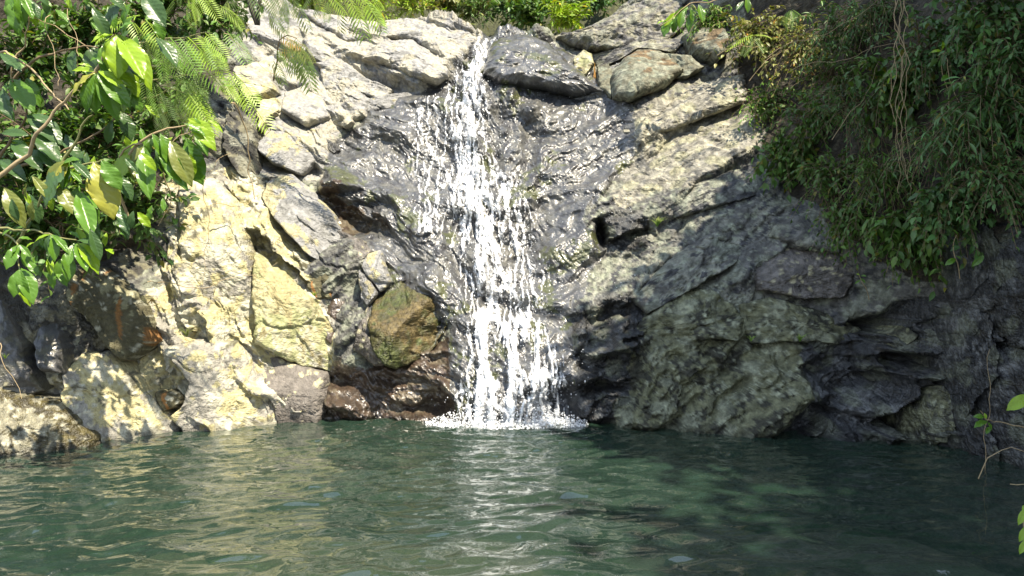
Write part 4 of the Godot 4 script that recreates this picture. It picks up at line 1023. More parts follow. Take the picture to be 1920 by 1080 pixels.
func build_left_plants():
	var t := thing("broadleaf_shrub", "shrub with whorls of large bright glossy leaves at the top left", "shrub", Vector3(-4.003, 2.567, -6.6))
	var o := -t.position
	var list := [[Vector3(-3.167, 3.525, -6.326), Vector3(-3.316, 3.46, -6.19), "b"], [Vector3(-3.184, 3.531, -6.359), Vector3(-3.284, 3.348, -6.231), "b"], [Vector3(-3.133, 3.499, -6.258), Vector3(-3.229, 3.236, -6.224), "b"], [Vector3(-3.133, 3.502, -6.267), Vector3(-3.054, 3.162, -6.149), "b"], [Vector3(-3.146, 3.515, -6.309), Vector3(-2.838, 3.15, -6.122), "b"], [Vector3(-3.137, 3.519, -6.309), Vector3(-2.775, 3.169, -6.129), "b"], [Vector3(-3.148, 3.528, -6.296), Vector3(-3.019, 3.638, -6.221), "g"], [Vector3(-3.324, 3.226, -6.324), Vector3(-3.496, 3.252, -6.267), "b"], [Vector3(-3.299, 3.207, -6.269), Vector3(-3.517, 3.06, -6.191), "y"], [Vector3(-3.299, 3.202, -6.268), Vector3(-3.405, 2.904, -6.162), "g"], [Vector3(-3.293, 3.197, -6.265), Vector3(-3.321, 2.87, -6.239), "g"], [Vector3(-3.31, 3.21, -6.314), Vector3(-3.091, 2.878, -6.216), "g"], [Vector3(-3.271, 3.199, -6.256), Vector3(-3.002, 2.946, -6.24), "g"], [Vector3(-3.264, 3.208, -6.241), Vector3(-3.033, 3.125, -6.217), "b"]]
	for e in list: e[0] += o; e[1] += o
	rng.seed = 101
	leaves(t, list, 0.9)
	for l in [[Vector3(-4.425, 2.38, -6.7), Vector3(-4.082, 2.58, -6.62), Vector3(-3.957, 2.756, -6.54), Vector3(-3.7, 2.958, -6.46), Vector3(-3.482, 3.134, -6.38), Vector3(-3.311, 3.219, -6.3)], [Vector3(-3.548, 3.143, -6.5), Vector3(-3.321, 3.354, -6.4), Vector3(-3.154, 3.517, -6.3)]]:
		stick(t, "stem", l.map(func(p): return p + o), 0.022, 0.008, M.dry_twig)
	t = thing("broadleaf_shrub", "shrub with drooping olive leaves hanging over the tall cream slab", "shrub", Vector3(-3.299, 2.142, -6.8))
	o = -t.position
	list = [[Vector3(-3.03, 2.674, -6.498), Vector3(-3.145, 2.389, -6.438), "o"], [Vector3(-3.02, 2.664, -6.495), Vector3(-2.9, 2.214, -6.311), "g"], [Vector3(-2.937, 2.762, -6.457), Vector3(-2.807, 2.531, -6.457), "g"], [Vector3(-2.874, 2.763, -6.463), Vector3(-2.705, 2.464, -6.442), "g"], [Vector3(-2.799, 2.712, -6.47), Vector3(-2.58, 2.339, -6.382), "o"], [Vector3(-2.913, 2.727, -6.55), Vector3(-2.636, 2.306, -6.36), "g"], [Vector3(-2.673, 2.872, -6.525), Vector3(-2.401, 2.677, -6.42), "b"], [Vector3(-2.672, 2.838, -6.447), Vector3(-2.483, 2.763, -6.464), "g"], [Vector3(-3.037, 2.685, -6.512), Vector3(-3.093, 2.538, -6.419), "o"], [Vector3(-3.136, 2.604, -6.555), Vector3(-3.031, 2.368, -6.443), "o"]]
	for e in list: e[0] += o; e[1] += o
	leaves(t, list, 0.9)
	for l in [[Vector3(-3.348, 2.151, -6.9), Vector3(-3.397, 2.458, -6.767), Vector3(-3.241, 2.64, -6.633), Vector3(-3.031, 2.674, -6.5)], [Vector3(-3.224, 2.634, -6.6), Vector3(-2.957, 2.78, -6.55), Vector3(-2.672, 2.858, -6.5)]]:
		stick(t, "stem", l.map(func(p): return p + o), 0.014, 0.006, M.dry_twig)
	t = thing("broadleaf_shrub", "shrub of mixed green and yellowing leaves in the middle of the thicket", "shrub", Vector3(-3.821, 2.009, -6.3))
	o = -t.position
	list = [[Vector3(-3.366, 2.473, -6.018), Vector3(-3.523, 2.323, -5.928), "o"], [Vector3(-3.376, 2.468, -6.036), Vector3(-3.397, 2.238, -5.951), "g"], [Vector3(-3.381, 2.463, -6.031), Vector3(-3.521, 2.157, -5.806), "d"], [Vector3(-3.316, 2.461, -5.943), Vector3(-3.14, 2.317, -5.914), "d"], [Vector3(-3.3, 2.242, -6.016), Vector3(-3.092, 1.889, -5.831), "g"], [Vector3(-3.189, 2.463, -6.029), Vector3(-2.974, 2.044, -5.932), "y"], [Vector3(-3.107, 2.468, -5.988), Vector3(-2.939, 2.251, -5.926), "g"], [Vector3(-3.243, 2.461, -5.942), Vector3(-3.449, 2.479, -5.952), "g"], [Vector3(-3.352, 2.469, -5.994), Vector3(-3.431, 2.278, -5.921), "y"], [Vector3(-3.227, 2.352, -6.024), Vector3(-3.079, 2.172, -5.934), "y"], [Vector3(-3.528, 2.357, -6.053), Vector3(-3.561, 2.2, -5.938), "o"], [Vector3(-3.607, 2.342, -5.948), Vector3(-3.44, 2.168, -5.901), "o"], [Vector3(-3.86, 2.262, -6.017), Vector3(-3.66, 1.997, -5.904), "o"], [Vector3(-3.65, 2.282, -5.952), Vector3(-3.686, 2.153, -5.978), "o"], [Vector3(-3.768, 2.175, -5.961), Vector3(-3.731, 1.997, -5.953), "d"], [Vector3(-3.615, 2.16, -5.974), Vector3(-3.663, 1.999, -5.973), "o"], [Vector3(-2.995, 2.132, -6.047), Vector3(-2.904, 1.901, -5.952), "d"], [Vector3(-2.859, 2.084, -5.976), Vector3(-2.884, 1.941, -5.944), "d"], [Vector3(-3.44, 2.269, -6.006), Vector3(-3.263, 2.089, -5.906), "o"]]
	for e in list: e[0] += o; e[1] += o
	leaves(t, list, 0.9)
	for l in [[Vector3(-4.011, 1.845, -6.4), Vector3(-3.801, 2.091, -6.267), Vector3(-3.554, 2.368, -6.133), Vector3(-3.356, 2.47, -6)], [Vector3(-3.593, 2.356, -6.2), Vector3(-3.33, 2.445, -6.1), Vector3(-3.113, 2.47, -6)], [Vector3(-3.551, 2.419, -6.2), Vector3(-3.288, 2.795, -6.1), Vector3(-3.174, 2.814, -6)]]:
		stick(t, "stem", l.map(func(p): return p + o), 0.014, 0.006, M.green_stem)
	t = thing("broadleaf_shrub", "shrub with clusters of small grey-green leaves over the black slabs", "shrub", Vector3(-3.927, 1.96, -6.2))
	o = -t.position
	list = [[Vector3(-3.715, 1.829, -5.96), Vector3(-3.777, 1.73, -5.875), "g"], [Vector3(-3.708, 1.821, -5.956), Vector3(-3.757, 1.657, -5.833), "g"], [Vector3(-3.644, 1.823, -5.853), Vector3(-3.552, 1.728, -5.844), "g"], [Vector3(-3.665, 1.639, -5.886), Vector3(-3.675, 1.437, -5.802), "g"], [Vector3(-3.651, 1.639, -5.877), Vector3(-3.591, 1.418, -5.804), "g"], [Vector3(-3.688, 1.648, -5.949), Vector3(-3.504, 1.449, -5.797), "g"], [Vector3(-3.421, 1.895, -5.869), Vector3(-3.475, 1.767, -5.827), "d"], [Vector3(-3.443, 1.895, -5.914), Vector3(-3.351, 1.728, -5.823), "g"], [Vector3(-3.44, 1.897, -5.895), Vector3(-3.563, 1.864, -5.874), "b"], [Vector3(-3.428, 1.897, -5.894), Vector3(-3.27, 1.776, -5.847), "g"], [Vector3(-3.285, 1.841, -5.945), Vector3(-3.28, 1.673, -5.822), "g"], [Vector3(-3.265, 1.835, -5.924), Vector3(-3.11, 1.649, -5.805), "g"], [Vector3(-3.261, 1.84, -5.938), Vector3(-3.022, 1.688, -5.823), "b"], [Vector3(-3.286, 1.841, -5.953), Vector3(-3.181, 1.72, -5.842), "d"], [Vector3(-3.241, 1.85, -5.894), Vector3(-3.059, 1.87, -5.834), "d"], [Vector3(-3.728, 1.936, -5.886), Vector3(-3.788, 1.895, -5.856), "g"], [Vector3(-3.122, 1.942, -5.85), Vector3(-3.033, 1.697, -5.846), "d"], [Vector3(-3.599, 1.86, -5.934), Vector3(-3.639, 1.895, -5.857), "g"]]
	for e in list: e[0] += o; e[1] += o
	leaves(t, list, 0.9)
	for l in [[Vector3(-4.203, 2.009, -6.3), Vector3(-3.948, 1.916, -6.167), Vector3(-3.757, 1.833, -6.033), Vector3(-3.666, 1.639, -5.9)], [Vector3(-4.011, 1.96, -6.2), Vector3(-3.699, 1.932, -6.1), Vector3(-3.497, 1.904, -6), Vector3(-3.252, 1.838, -5.9)]]:
		stick(t, "stem", l.map(func(p): return p + o), 0.01, 0.005, M.green_stem)
	t = thing("broadleaf_shrub", "dark large-leaved shrub in the shade at the left edge", "shrub", Vector3(-4.528, 2.491, -7))
	o = -t.position
	list = [[Vector3(-4.402, 3.229, -6.841), Vector3(-4.275, 2.937, -6.706), "d"], [Vector3(-4.337, 3.309, -6.847), Vector3(-4.064, 3.068, -6.686), "g"], [Vector3(-4.198, 2.995, -6.846), Vector3(-3.83, 2.808, -6.742), "d"], [Vector3(-4.121, 2.825, -6.78), Vector3(-3.803, 2.635, -6.686), "d"], [Vector3(-4.385, 2.827, -6.793), Vector3(-4.147, 2.84, -6.763), "d"], [Vector3(-4.309, 2.738, -6.803), Vector3(-3.954, 2.578, -6.668), "d"], [Vector3(-4.123, 2.989, -6.798), Vector3(-3.899, 2.928, -6.728), "d"], [Vector3(-4.43, 2.608, -6.848), Vector3(-4.126, 2.447, -6.692), "d"], [Vector3(-4.073, 2.69, -6.792), Vector3(-3.813, 2.499, -6.736), "d"], [Vector3(-3.786, 3.578, -6.852), Vector3(-3.772, 3.323, -6.729), "d"], [Vector3(-3.595, 3.607, -6.858), Vector3(-3.622, 3.347, -6.719), "d"], [Vector3(-4.419, 3.525, -6.83), Vector3(-4.17, 3.358, -6.727), "d"], [Vector3(-3.328, 3.004, -6.765), Vector3(-3.217, 2.769, -6.724), "d"], [Vector3(-3.427, 2.939, -6.781), Vector3(-3.475, 2.727, -6.742), "d"], [Vector3(-3.32, 2.599, -6.796), Vector3(-3.389, 2.455, -6.75), "d"]]
	for e in list: e[0] += o; e[1] += o
	leaves(t, list, 0.9)
	for l in [[Vector3(-4.689, 2.553, -7.1), Vector3(-4.387, 2.868, -7), Vector3(-4.231, 3.006, -6.9), Vector3(-4.307, 3.296, -6.8)], [Vector3(-4.641, 2.505, -7.1), Vector3(-4.057, 2.679, -7), Vector3(-3.627, 2.848, -6.9), Vector3(-3.345, 3.012, -6.8)], [Vector3(-4.434, 3.34, -7), Vector3(-4.045, 3.546, -6.9), Vector3(-3.565, 3.589, -6.8)]]:
		stick(t, "stem", l.map(func(p): return p + o), 0.016, 0.006, M.twig)
	t = thing("broadleaf_shrub", "shrub whose broad dark leaves hang in from the top left corner", "shrub", Vector3(-4.136, 4.168, -6.6))
	o = -t.position
	list = [[Vector3(-4.084, 3.916, -6.518), Vector3(-4.054, 3.578, -6.386), "g"], [Vector3(-4.021, 3.888, -6.444), Vector3(-3.968, 3.627, -6.443), "g"], [Vector3(-4.035, 3.921, -6.509), Vector3(-3.882, 3.718, -6.43), "g"], [Vector3(-4.097, 3.91, -6.503), Vector3(-4.152, 3.715, -6.444), "g"], [Vector3(-3.91, 3.933, -6.447), Vector3(-3.759, 3.838, -6.449), "d"], [Vector3(-3.626, 3.925, -6.483), Vector3(-3.626, 3.784, -6.468), "b"], [Vector3(-3.475, 3.906, -6.445), Vector3(-3.469, 3.804, -6.451), "g"], [Vector3(-3.177, 3.858, -6.503), Vector3(-3.416, 3.615, -6.433), "d"], [Vector3(-3.429, 3.789, -6.457), Vector3(-3.251, 3.549, -6.415), "d"], [Vector3(-3.031, 3.927, -6.5), Vector3(-2.809, 3.639, -6.374), "d"], [Vector3(-3.301, 3.889, -6.445), Vector3(-3.13, 3.795, -6.451), "d"], [Vector3(-3.108, 3.969, -6.542), Vector3(-2.949, 3.851, -6.436), "d"]]
	for e in list: e[0] += o; e[1] += o
	leaves(t, list, 0.9)
	stick(t, "stem", ([Vector3(-4.515, 4.209, -6.7), Vector3(-4.157, 3.967, -6.633), Vector3(-3.584, 3.969, -6.567), Vector3(-3.066, 3.953, -6.5)]).map(func(p): return p + o), 0.016, 0.006, M.twig)
	# feathery plants
	t = thing("feathery_shrub", "feathery shrub with layered bright fronds beside the glossy whorls", "shrub", Vector3(-3.542, 3.489, -7.2))
	o = -t.position
	list = [[Vector3(-3.073, 3.669, -6.909), Vector3(-2.865, 3.346, -6.814), "g"], [Vector3(-3.058, 3.675, -6.898), Vector3(-2.775, 3.454, -6.773), "g"], [Vector3(-2.876, 3.664, -6.861), Vector3(-2.633, 3.396, -6.831), "g"], [Vector3(-2.851, 3.704, -6.959), Vector3(-2.551, 3.448, -6.785), "b"], [Vector3(-2.661, 3.712, -6.869), Vector3(-2.443, 3.504, -6.79), "b"], [Vector3(-2.642, 3.725, -6.938), Vector3(-2.499, 3.425, -6.769), "g"], [Vector3(-3.376, 3.838, -6.911), Vector3(-3.632, 3.665, -6.78), "b"], [Vector3(-3.32, 3.83, -6.861), Vector3(-3.073, 3.57, -6.766), "b"], [Vector3(-3.069, 3.658, -6.902), Vector3(-2.966, 3.325, -6.771), "g"], [Vector3(-2.971, 3.672, -6.888), Vector3(-2.696, 3.37, -6.734), "g"], [Vector3(-2.734, 3.697, -6.878), Vector3(-2.586, 3.578, -6.854), "b"], [Vector3(-3.158, 3.674, -6.892), Vector3(-3.096, 3.487, -6.858), "g"]]
	for e in list: e[0] += o; e[1] += o
	fronds(t, list, 1)
	stick(t, "stem", ([Vector3(-3.687, 3.441, -7.2), Vector3(-3.409, 3.685, -7.125), Vector3(-3.135, 3.714, -7.05), Vector3(-2.858, 3.718, -6.975), Vector3(-2.627, 3.723, -6.9)]).map(func(p): return p + o), 0.012, 0.004, M.green_stem)
	t = thing("feathery_shrub", "feathery shrub with fronds drooping along the blue-grey block", "shrub", Vector3(-3.443, 3.173, -7.3))
	o = -t.position
	list = [[Vector3(-2.957, 3.354, -6.966), Vector3(-2.864, 3.135, -6.933), "g"], [Vector3(-2.798, 3.392, -7.037), Vector3(-2.706, 3.167, -6.948), "g"], [Vector3(-2.665, 3.411, -7.038), Vector3(-2.476, 3.245, -6.959), "b"], [Vector3(-2.497, 3.394, -6.992), Vector3(-2.297, 3.13, -6.873), "b"], [Vector3(-3.097, 3.386, -6.964), Vector3(-2.95, 3.242, -6.949), "g"], [Vector3(-2.893, 3.372, -6.981), Vector3(-2.788, 3.187, -6.955), "g"], [Vector3(-2.589, 3.415, -7.051), Vector3(-2.424, 3.178, -6.919), "b"], [Vector3(-3.203, 3.351, -7.041), Vector3(-3.076, 3.085, -6.917), "g"], [Vector3(-2.912, 3.247, -6.97), Vector3(-2.963, 3.075, -6.957), "g"], [Vector3(-2.918, 3.259, -7.054), Vector3(-2.672, 3.004, -6.933), "g"], [Vector3(-2.844, 3.212, -6.941), Vector3(-2.579, 2.896, -6.859), "b"], [Vector3(-2.813, 3.231, -6.981), Vector3(-2.54, 2.9, -6.878), "b"], [Vector3(-2.953, 3.187, -6.956), Vector3(-2.871, 2.971, -6.928), "g"], [Vector3(-3.095, 3.211, -6.958), Vector3(-2.978, 2.966, -6.906), "d"], [Vector3(-2.806, 3.137, -6.941), Vector3(-2.725, 2.897, -6.913), "g"], [Vector3(-3.165, 3.106, -7.01), Vector3(-3.033, 2.9, -6.925), "d"]]
	for e in list: e[0] += o; e[1] += o
	fronds(t, list, 1)
	for l in [[Vector3(-3.591, 3.271, -7.3), Vector3(-3.299, 3.416, -7.2), Vector3(-2.966, 3.409, -7.1), Vector3(-2.5, 3.401, -7)], [Vector3(-3.542, 3.173, -7.3), Vector3(-3.18, 3.259, -7.15), Vector3(-2.821, 3.236, -7)]]:
		stick(t, "stem", l.map(func(p): return p + o), 0.011, 0.004, M.green_stem)
	t = thing("feathery_shrub", "bright feathery fronds hanging from the top edge above the pale bank", "shrub", Vector3(-2.83, 4.33, -7))
	o = -t.position
	list = [[Vector3(-2.766, 4.1, -6.865), Vector3(-2.799, 3.921, -6.831), "b"], [Vector3(-2.776, 4.122, -6.923), Vector3(-2.673, 3.879, -6.817), "b"], [Vector3(-2.742, 4.083, -6.919), Vector3(-2.529, 3.872, -6.849), "b"], [Vector3(-2.866, 4.089, -6.861), Vector3(-2.913, 3.951, -6.862), "g"], [Vector3(-2.66, 4.09, -6.865), Vector3(-2.596, 3.994, -6.879), "b"]]
	for e in list: e[0] += o; e[1] += o
	fronds(t, list, 1)
	stick(t, "stem", ([Vector3(-3.014, 4.418, -7.1), Vector3(-2.877, 4.189, -7), Vector3(-2.674, 4.104, -6.9)]).map(func(p): return p + o), 0.008, 0.004, M.green_stem)
	t = thing("feathery_shrub", "small feathery plant with one orange frond against the pale rocks", "shrub", Vector3(-2.814, 4.217, -9.6))
	o = -t.position
	list = [[Vector3(-2.773, 4.489, -9.437), Vector3(-2.477, 4.385, -9.306), "r"], [Vector3(-2.561, 4.421, -9.383), Vector3(-2.324, 3.924, -9.271), "d"], [Vector3(-2.677, 4.368, -9.459), Vector3(-2.436, 4.111, -9.316), "g"], [Vector3(-2.645, 4.471, -9.46), Vector3(-2.375, 4.262, -9.274), "o"], [Vector3(-2.712, 4.401, -9.359), Vector3(-2.771, 4.208, -9.346), "g"], [Vector3(-2.546, 4.273, -9.352), Vector3(-2.361, 4.019, -9.344), "d"], [Vector3(-2.775, 4.307, -9.359), Vector3(-2.673, 4.11, -9.334), "g"], [Vector3(-2.583, 4.475, -9.395), Vector3(-2.374, 4.326, -9.321), "o"], [Vector3(-2.668, 4.41, -9.428), Vector3(-2.505, 4.193, -9.295), "d"]]
	for e in list: e[0] += o; e[1] += o
	fronds(t, list, 1, true)
	stick(t, "stem", ([Vector3(-2.941, 4.049, -9.7), Vector3(-2.846, 4.282, -9.6), Vector3(-2.791, 4.477, -9.5), Vector3(-2.584, 4.452, -9.4)]).map(func(p): return p + o), 0.012, 0.005, M.twig)
	t = thing("feathery_tree", "overhanging tree branch with yellow-green feathery leaves on the skyline", "tree", Vector3(-2.48, 5.282, -9.2))
	o = -t.position
	list = [[Vector3(-2.211, 4.811, -8.869), Vector3(-2.132, 4.549, -8.836), "o"], [Vector3(-2.043, 4.773, -8.863), Vector3(-1.819, 4.56, -8.765), "b"], [Vector3(-1.858, 4.785, -8.895), Vector3(-1.644, 4.505, -8.777), "b"], [Vector3(-1.689, 4.781, -8.952), Vector3(-1.437, 4.457, -8.742), "b"], [Vector3(-1.913, 4.704, -8.87), Vector3(-1.989, 4.37, -8.838), "d"], [Vector3(-1.617, 4.697, -8.885), Vector3(-1.432, 4.352, -8.782), "g"], [Vector3(-1.796, 4.718, -8.944), Vector3(-1.604, 4.318, -8.749), "g"], [Vector3(-2.118, 4.803, -8.879), Vector3(-2.297, 4.59, -8.853), "d"], [Vector3(-1.976, 4.806, -8.888), Vector3(-1.911, 4.582, -8.863), "o"], [Vector3(-1.768, 4.808, -8.893), Vector3(-1.545, 4.625, -8.817), "b"], [Vector3(-2.166, 4.845, -8.928), Vector3(-1.966, 4.658, -8.843), "o"], [Vector3(-1.885, 4.816, -8.882), Vector3(-1.771, 4.603, -8.821), "o"], [Vector3(-1.557, 4.781, -8.884), Vector3(-1.426, 4.614, -8.82), "b"], [Vector3(-2.255, 4.82, -8.925), Vector3(-2.381, 4.643, -8.834), "d"], [Vector3(-2.058, 4.709, -8.852), Vector3(-2.065, 4.466, -8.804), "g"], [Vector3(-1.716, 4.835, -8.934), Vector3(-1.732, 4.549, -8.804), "o"], [Vector3(-2.519, 4.823, -8.9), Vector3(-2.627, 4.629, -8.861), "d"], [Vector3(-2.414, 4.791, -8.847), Vector3(-2.474, 4.54, -8.847), "d"], [Vector3(-2.6, 4.835, -8.869), Vector3(-2.735, 4.651, -8.824), "d"]]
	for e in list: e[0] += o; e[1] += o
	fronds(t, list, 0, true)
	for l in [[Vector3(-3.008, 5.26, -9.3), Vector3(-2.471, 4.971, -9.167), Vector3(-1.948, 4.86, -9.033), Vector3(-1.499, 4.787, -8.9)], [Vector3(-1.941, 4.848, -9), Vector3(-1.87, 4.733, -8.95), Vector3(-1.619, 4.703, -8.9)]]:
		stick(t, "branch", l.map(func(p): return p + o), 0.02, 0.006, M.bark)
	t = thing("feathery_tree", "slim dark trunk with bluish leaves at the top of the pale bank", "tree", Vector3(-3.073, 4.669, -9.5))
	o = -t.position
	stick(t, "trunk", ([Vector3(-3.06, 4.662, -9.5), Vector3(-3.113, 4.817, -9.467), Vector3(-3.166, 5.06, -9.433), Vector3(-3.199, 5.364, -9.4)]).map(func(p): return p + o), 0.04, 0.03, M.bark, 0.02)
	stick(t, "trunk", ([Vector3(-3.047, 4.662, -9.5), Vector3(-3.018, 4.875, -9.45), Vector3(-2.964, 5.174, -9.4)]).map(func(p): return p + o), 0.025, 0.02, M.bark, 0.02)
	list = [[Vector3(-2.869, 4.93, -9.255), Vector3(-2.73, 4.679, -9.25), "d"], [Vector3(-2.744, 4.93, -9.254), Vector3(-2.612, 4.703, -9.229), "d"], [Vector3(-2.675, 4.899, -9.34), Vector3(-2.674, 4.64, -9.228), "d"], [Vector3(-2.868, 4.777, -9.353), Vector3(-2.71, 4.541, -9.247), "d"], [Vector3(-2.59, 4.901, -9.261), Vector3(-2.48, 4.675, -9.202), "d"], [Vector3(-3.26, 4.916, -9.303), Vector3(-3.367, 4.711, -9.254), "d"], [Vector3(-3.15, 4.868, -9.256), Vector3(-3.198, 4.605, -9.216), "d"], [Vector3(-3.074, 4.951, -9.311), Vector3(-2.852, 4.724, -9.202), "d"]]
	for e in list: e[0] += o; e[1] += o
	fronds(t, list, 1, true)
	# dark thicket behind the large leaves
	var group := "dark thicket behind the large-leaved shrubs"
	var n := 0
	for e in [[Vector3(-4.898, 3.736, -7.9), "thicket shrub of dark small leaves in the top left corner"], [Vector3(-4.585, 4.217, -8.4), "thicket shrub of dark small leaves behind the glossy leaf whorls"], [Vector3(-4.032, 4.465, -8.8), "thicket shrub of dark leaves behind the layered bright fronds"], [Vector3(-4.609, 2.729, -7.6), "thicket shrub of dark leaves at the left edge, halfway up"], [Vector3(-4.151, 3.009, -8), "thicket shrub of dark leaves below the lower glossy whorl"], [Vector3(-3.825, 3.47, -8.6), "thicket shrub of dark leaves behind the drooping fronds"], [Vector3(-4.329, 2.09, -7.3), "thicket shrub of dark leaves above the black slabs"], [Vector3(-3.788, 2.278, -7.7), "thicket shrub of dark leaves beside the tall cream slab"], [Vector3(-3.849, 5.074, -10.2), "thicket shrub of dark leaves under the fronds at the top edge"]]:
		shrub("thicket_shrub", e[1], "shrub", e[0], Vector3(0.8, 0.7, 0.35), Vector3(0, 0.05, 0.1), 70, 16, 0.11, "s", 40 + n, small_leaf, group, 0.006)
		n += 1
	for e in [[[Vector3(-4.434, 3.245, -7), Vector3(-4.28, 3.49, -6.867), Vector3(-4.152, 3.769, -6.733), Vector3(-4.003, 3.813, -6.6)], "bare upright twig at the left edge", 0.012], [[Vector3(-3.65, 3.546, -6.9), Vector3(-3.876, 3.68, -6.767), Vector3(-4.068, 3.789, -6.633), Vector3(-4.117, 3.756, -6.5)], "pale thin twig crossing the top left thicket", 0.007], [[Vector3(-4.464, 3.569, -6.9), Vector3(-4.124, 3.333, -6.8), Vector3(-3.883, 3.125, -6.7), Vector3(-3.691, 2.968, -6.6)], "brown branch slanting through the left thicket", 0.016], [[Vector3(-3.964, 3.86, -6.8), Vector3(-3.928, 3.667, -6.7), Vector3(-3.838, 3.368, -6.6), Vector3(-3.714, 3.143, -6.5)], "thin twig dangling in the top left thicket", 0.005], [[Vector3(-3.803, 3.929, -6.8), Vector3(-3.697, 3.651, -6.65), Vector3(-3.592, 3.427, -6.5)], "short reddish twig dangling beside the glossy whorls", 0.005], [[Vector3(-2.989, 3.481, -8.4), Vector3(-2.918, 3.384, -8.525), Vector3(-2.914, 3.12, -8.65), Vector3(-2.909, 2.742, -8.775), Vector3(-2.879, 2.508, -8.9)], "pale hanging root over the blue-grey block", 0.012], [[Vector3(-2.846, 2.398, -6.6), Vector3(-2.775, 2.543, -7.1), Vector3(-2.684, 2.801, -7.6)], "thin bent twig reaching right from the olive shrub", 0.006], [[Vector3(-3.264, 1.547, -7), Vector3(-3.113, 1.495, -7.333), Vector3(-2.79, 1.552, -7.667), Vector3(-2.361, 1.743, -8)], "thin arching twig across the cream slab", 0.005], [[Vector3(-2.759, 2.175, -7), Vector3(-2.628, 2.278, -7.5), Vector3(-2.394, 2.47, -8)], "thin straight twig crossing the light grey slab", 0.005], [[Vector3(-3.105, 2.632, -8), Vector3(-3.152, 2.159, -8.15), Vector3(-3.227, 1.528, -8.3)], "thin vertical twig in front of the tall cream slab", 0.005], [[Vector3(-3.42, 4.54, -9.4), Vector3(-3.126, 4.243, -9.467), Vector3(-2.762, 4.005, -9.533), Vector3(-2.588, 3.894, -9.6)], "grey twig lying over the cream block", 0.006], [[Vector3(-3.069, 2.616, -6.9), Vector3(-3.019, 2.302, -7), Vector3(-3.206, 2.074, -7.1)], "brown withered twig beside the tall cream slab", 0.008], [[Vector3(-3.881, 1.096, -6), Vector3(-3.789, 0.858, -5.95), Vector3(-3.697, 0.665, -5.9)], "thin stalk rising at the left edge above the olive boulder", 0.005], [[Vector3(-3.069, 2.569, -6.9), Vector3(-2.864, 2.737, -6.8), Vector3(-2.619, 2.967, -6.7)], "dark twig under the drooping fronds", 0.007]]:
		var w := thing("twig", e[1], "twig", e[0][0])
		stick(w, "stem", e[0].map(func(p): return p - w.position), e[2] * 0.75, e[2] * 0.35, M.dry_twig, 0.08)
	tuft("grass tuft growing from the crack in the cream slabs", Vector3(-3.385, 0.99, -8.234), 26, 0.22, "o", 5)
	tuft("tiny plant in the dark crack beside the yellow lichen slab", Vector3(-2.265, 1.408, -9.086), 12, 0.12, "b", 6)
	tuft("dry brown grass hanging by the rust streaked block", Vector3(-3.723, 1.39, -8.184), 22, 0.22, "r", 7, 0.4, -0.6)
	tuft("little green sprig at the left edge above the olive boulder", Vector3(-4.225, 0.913, -6.6), 9, 0.10, "b", 8)

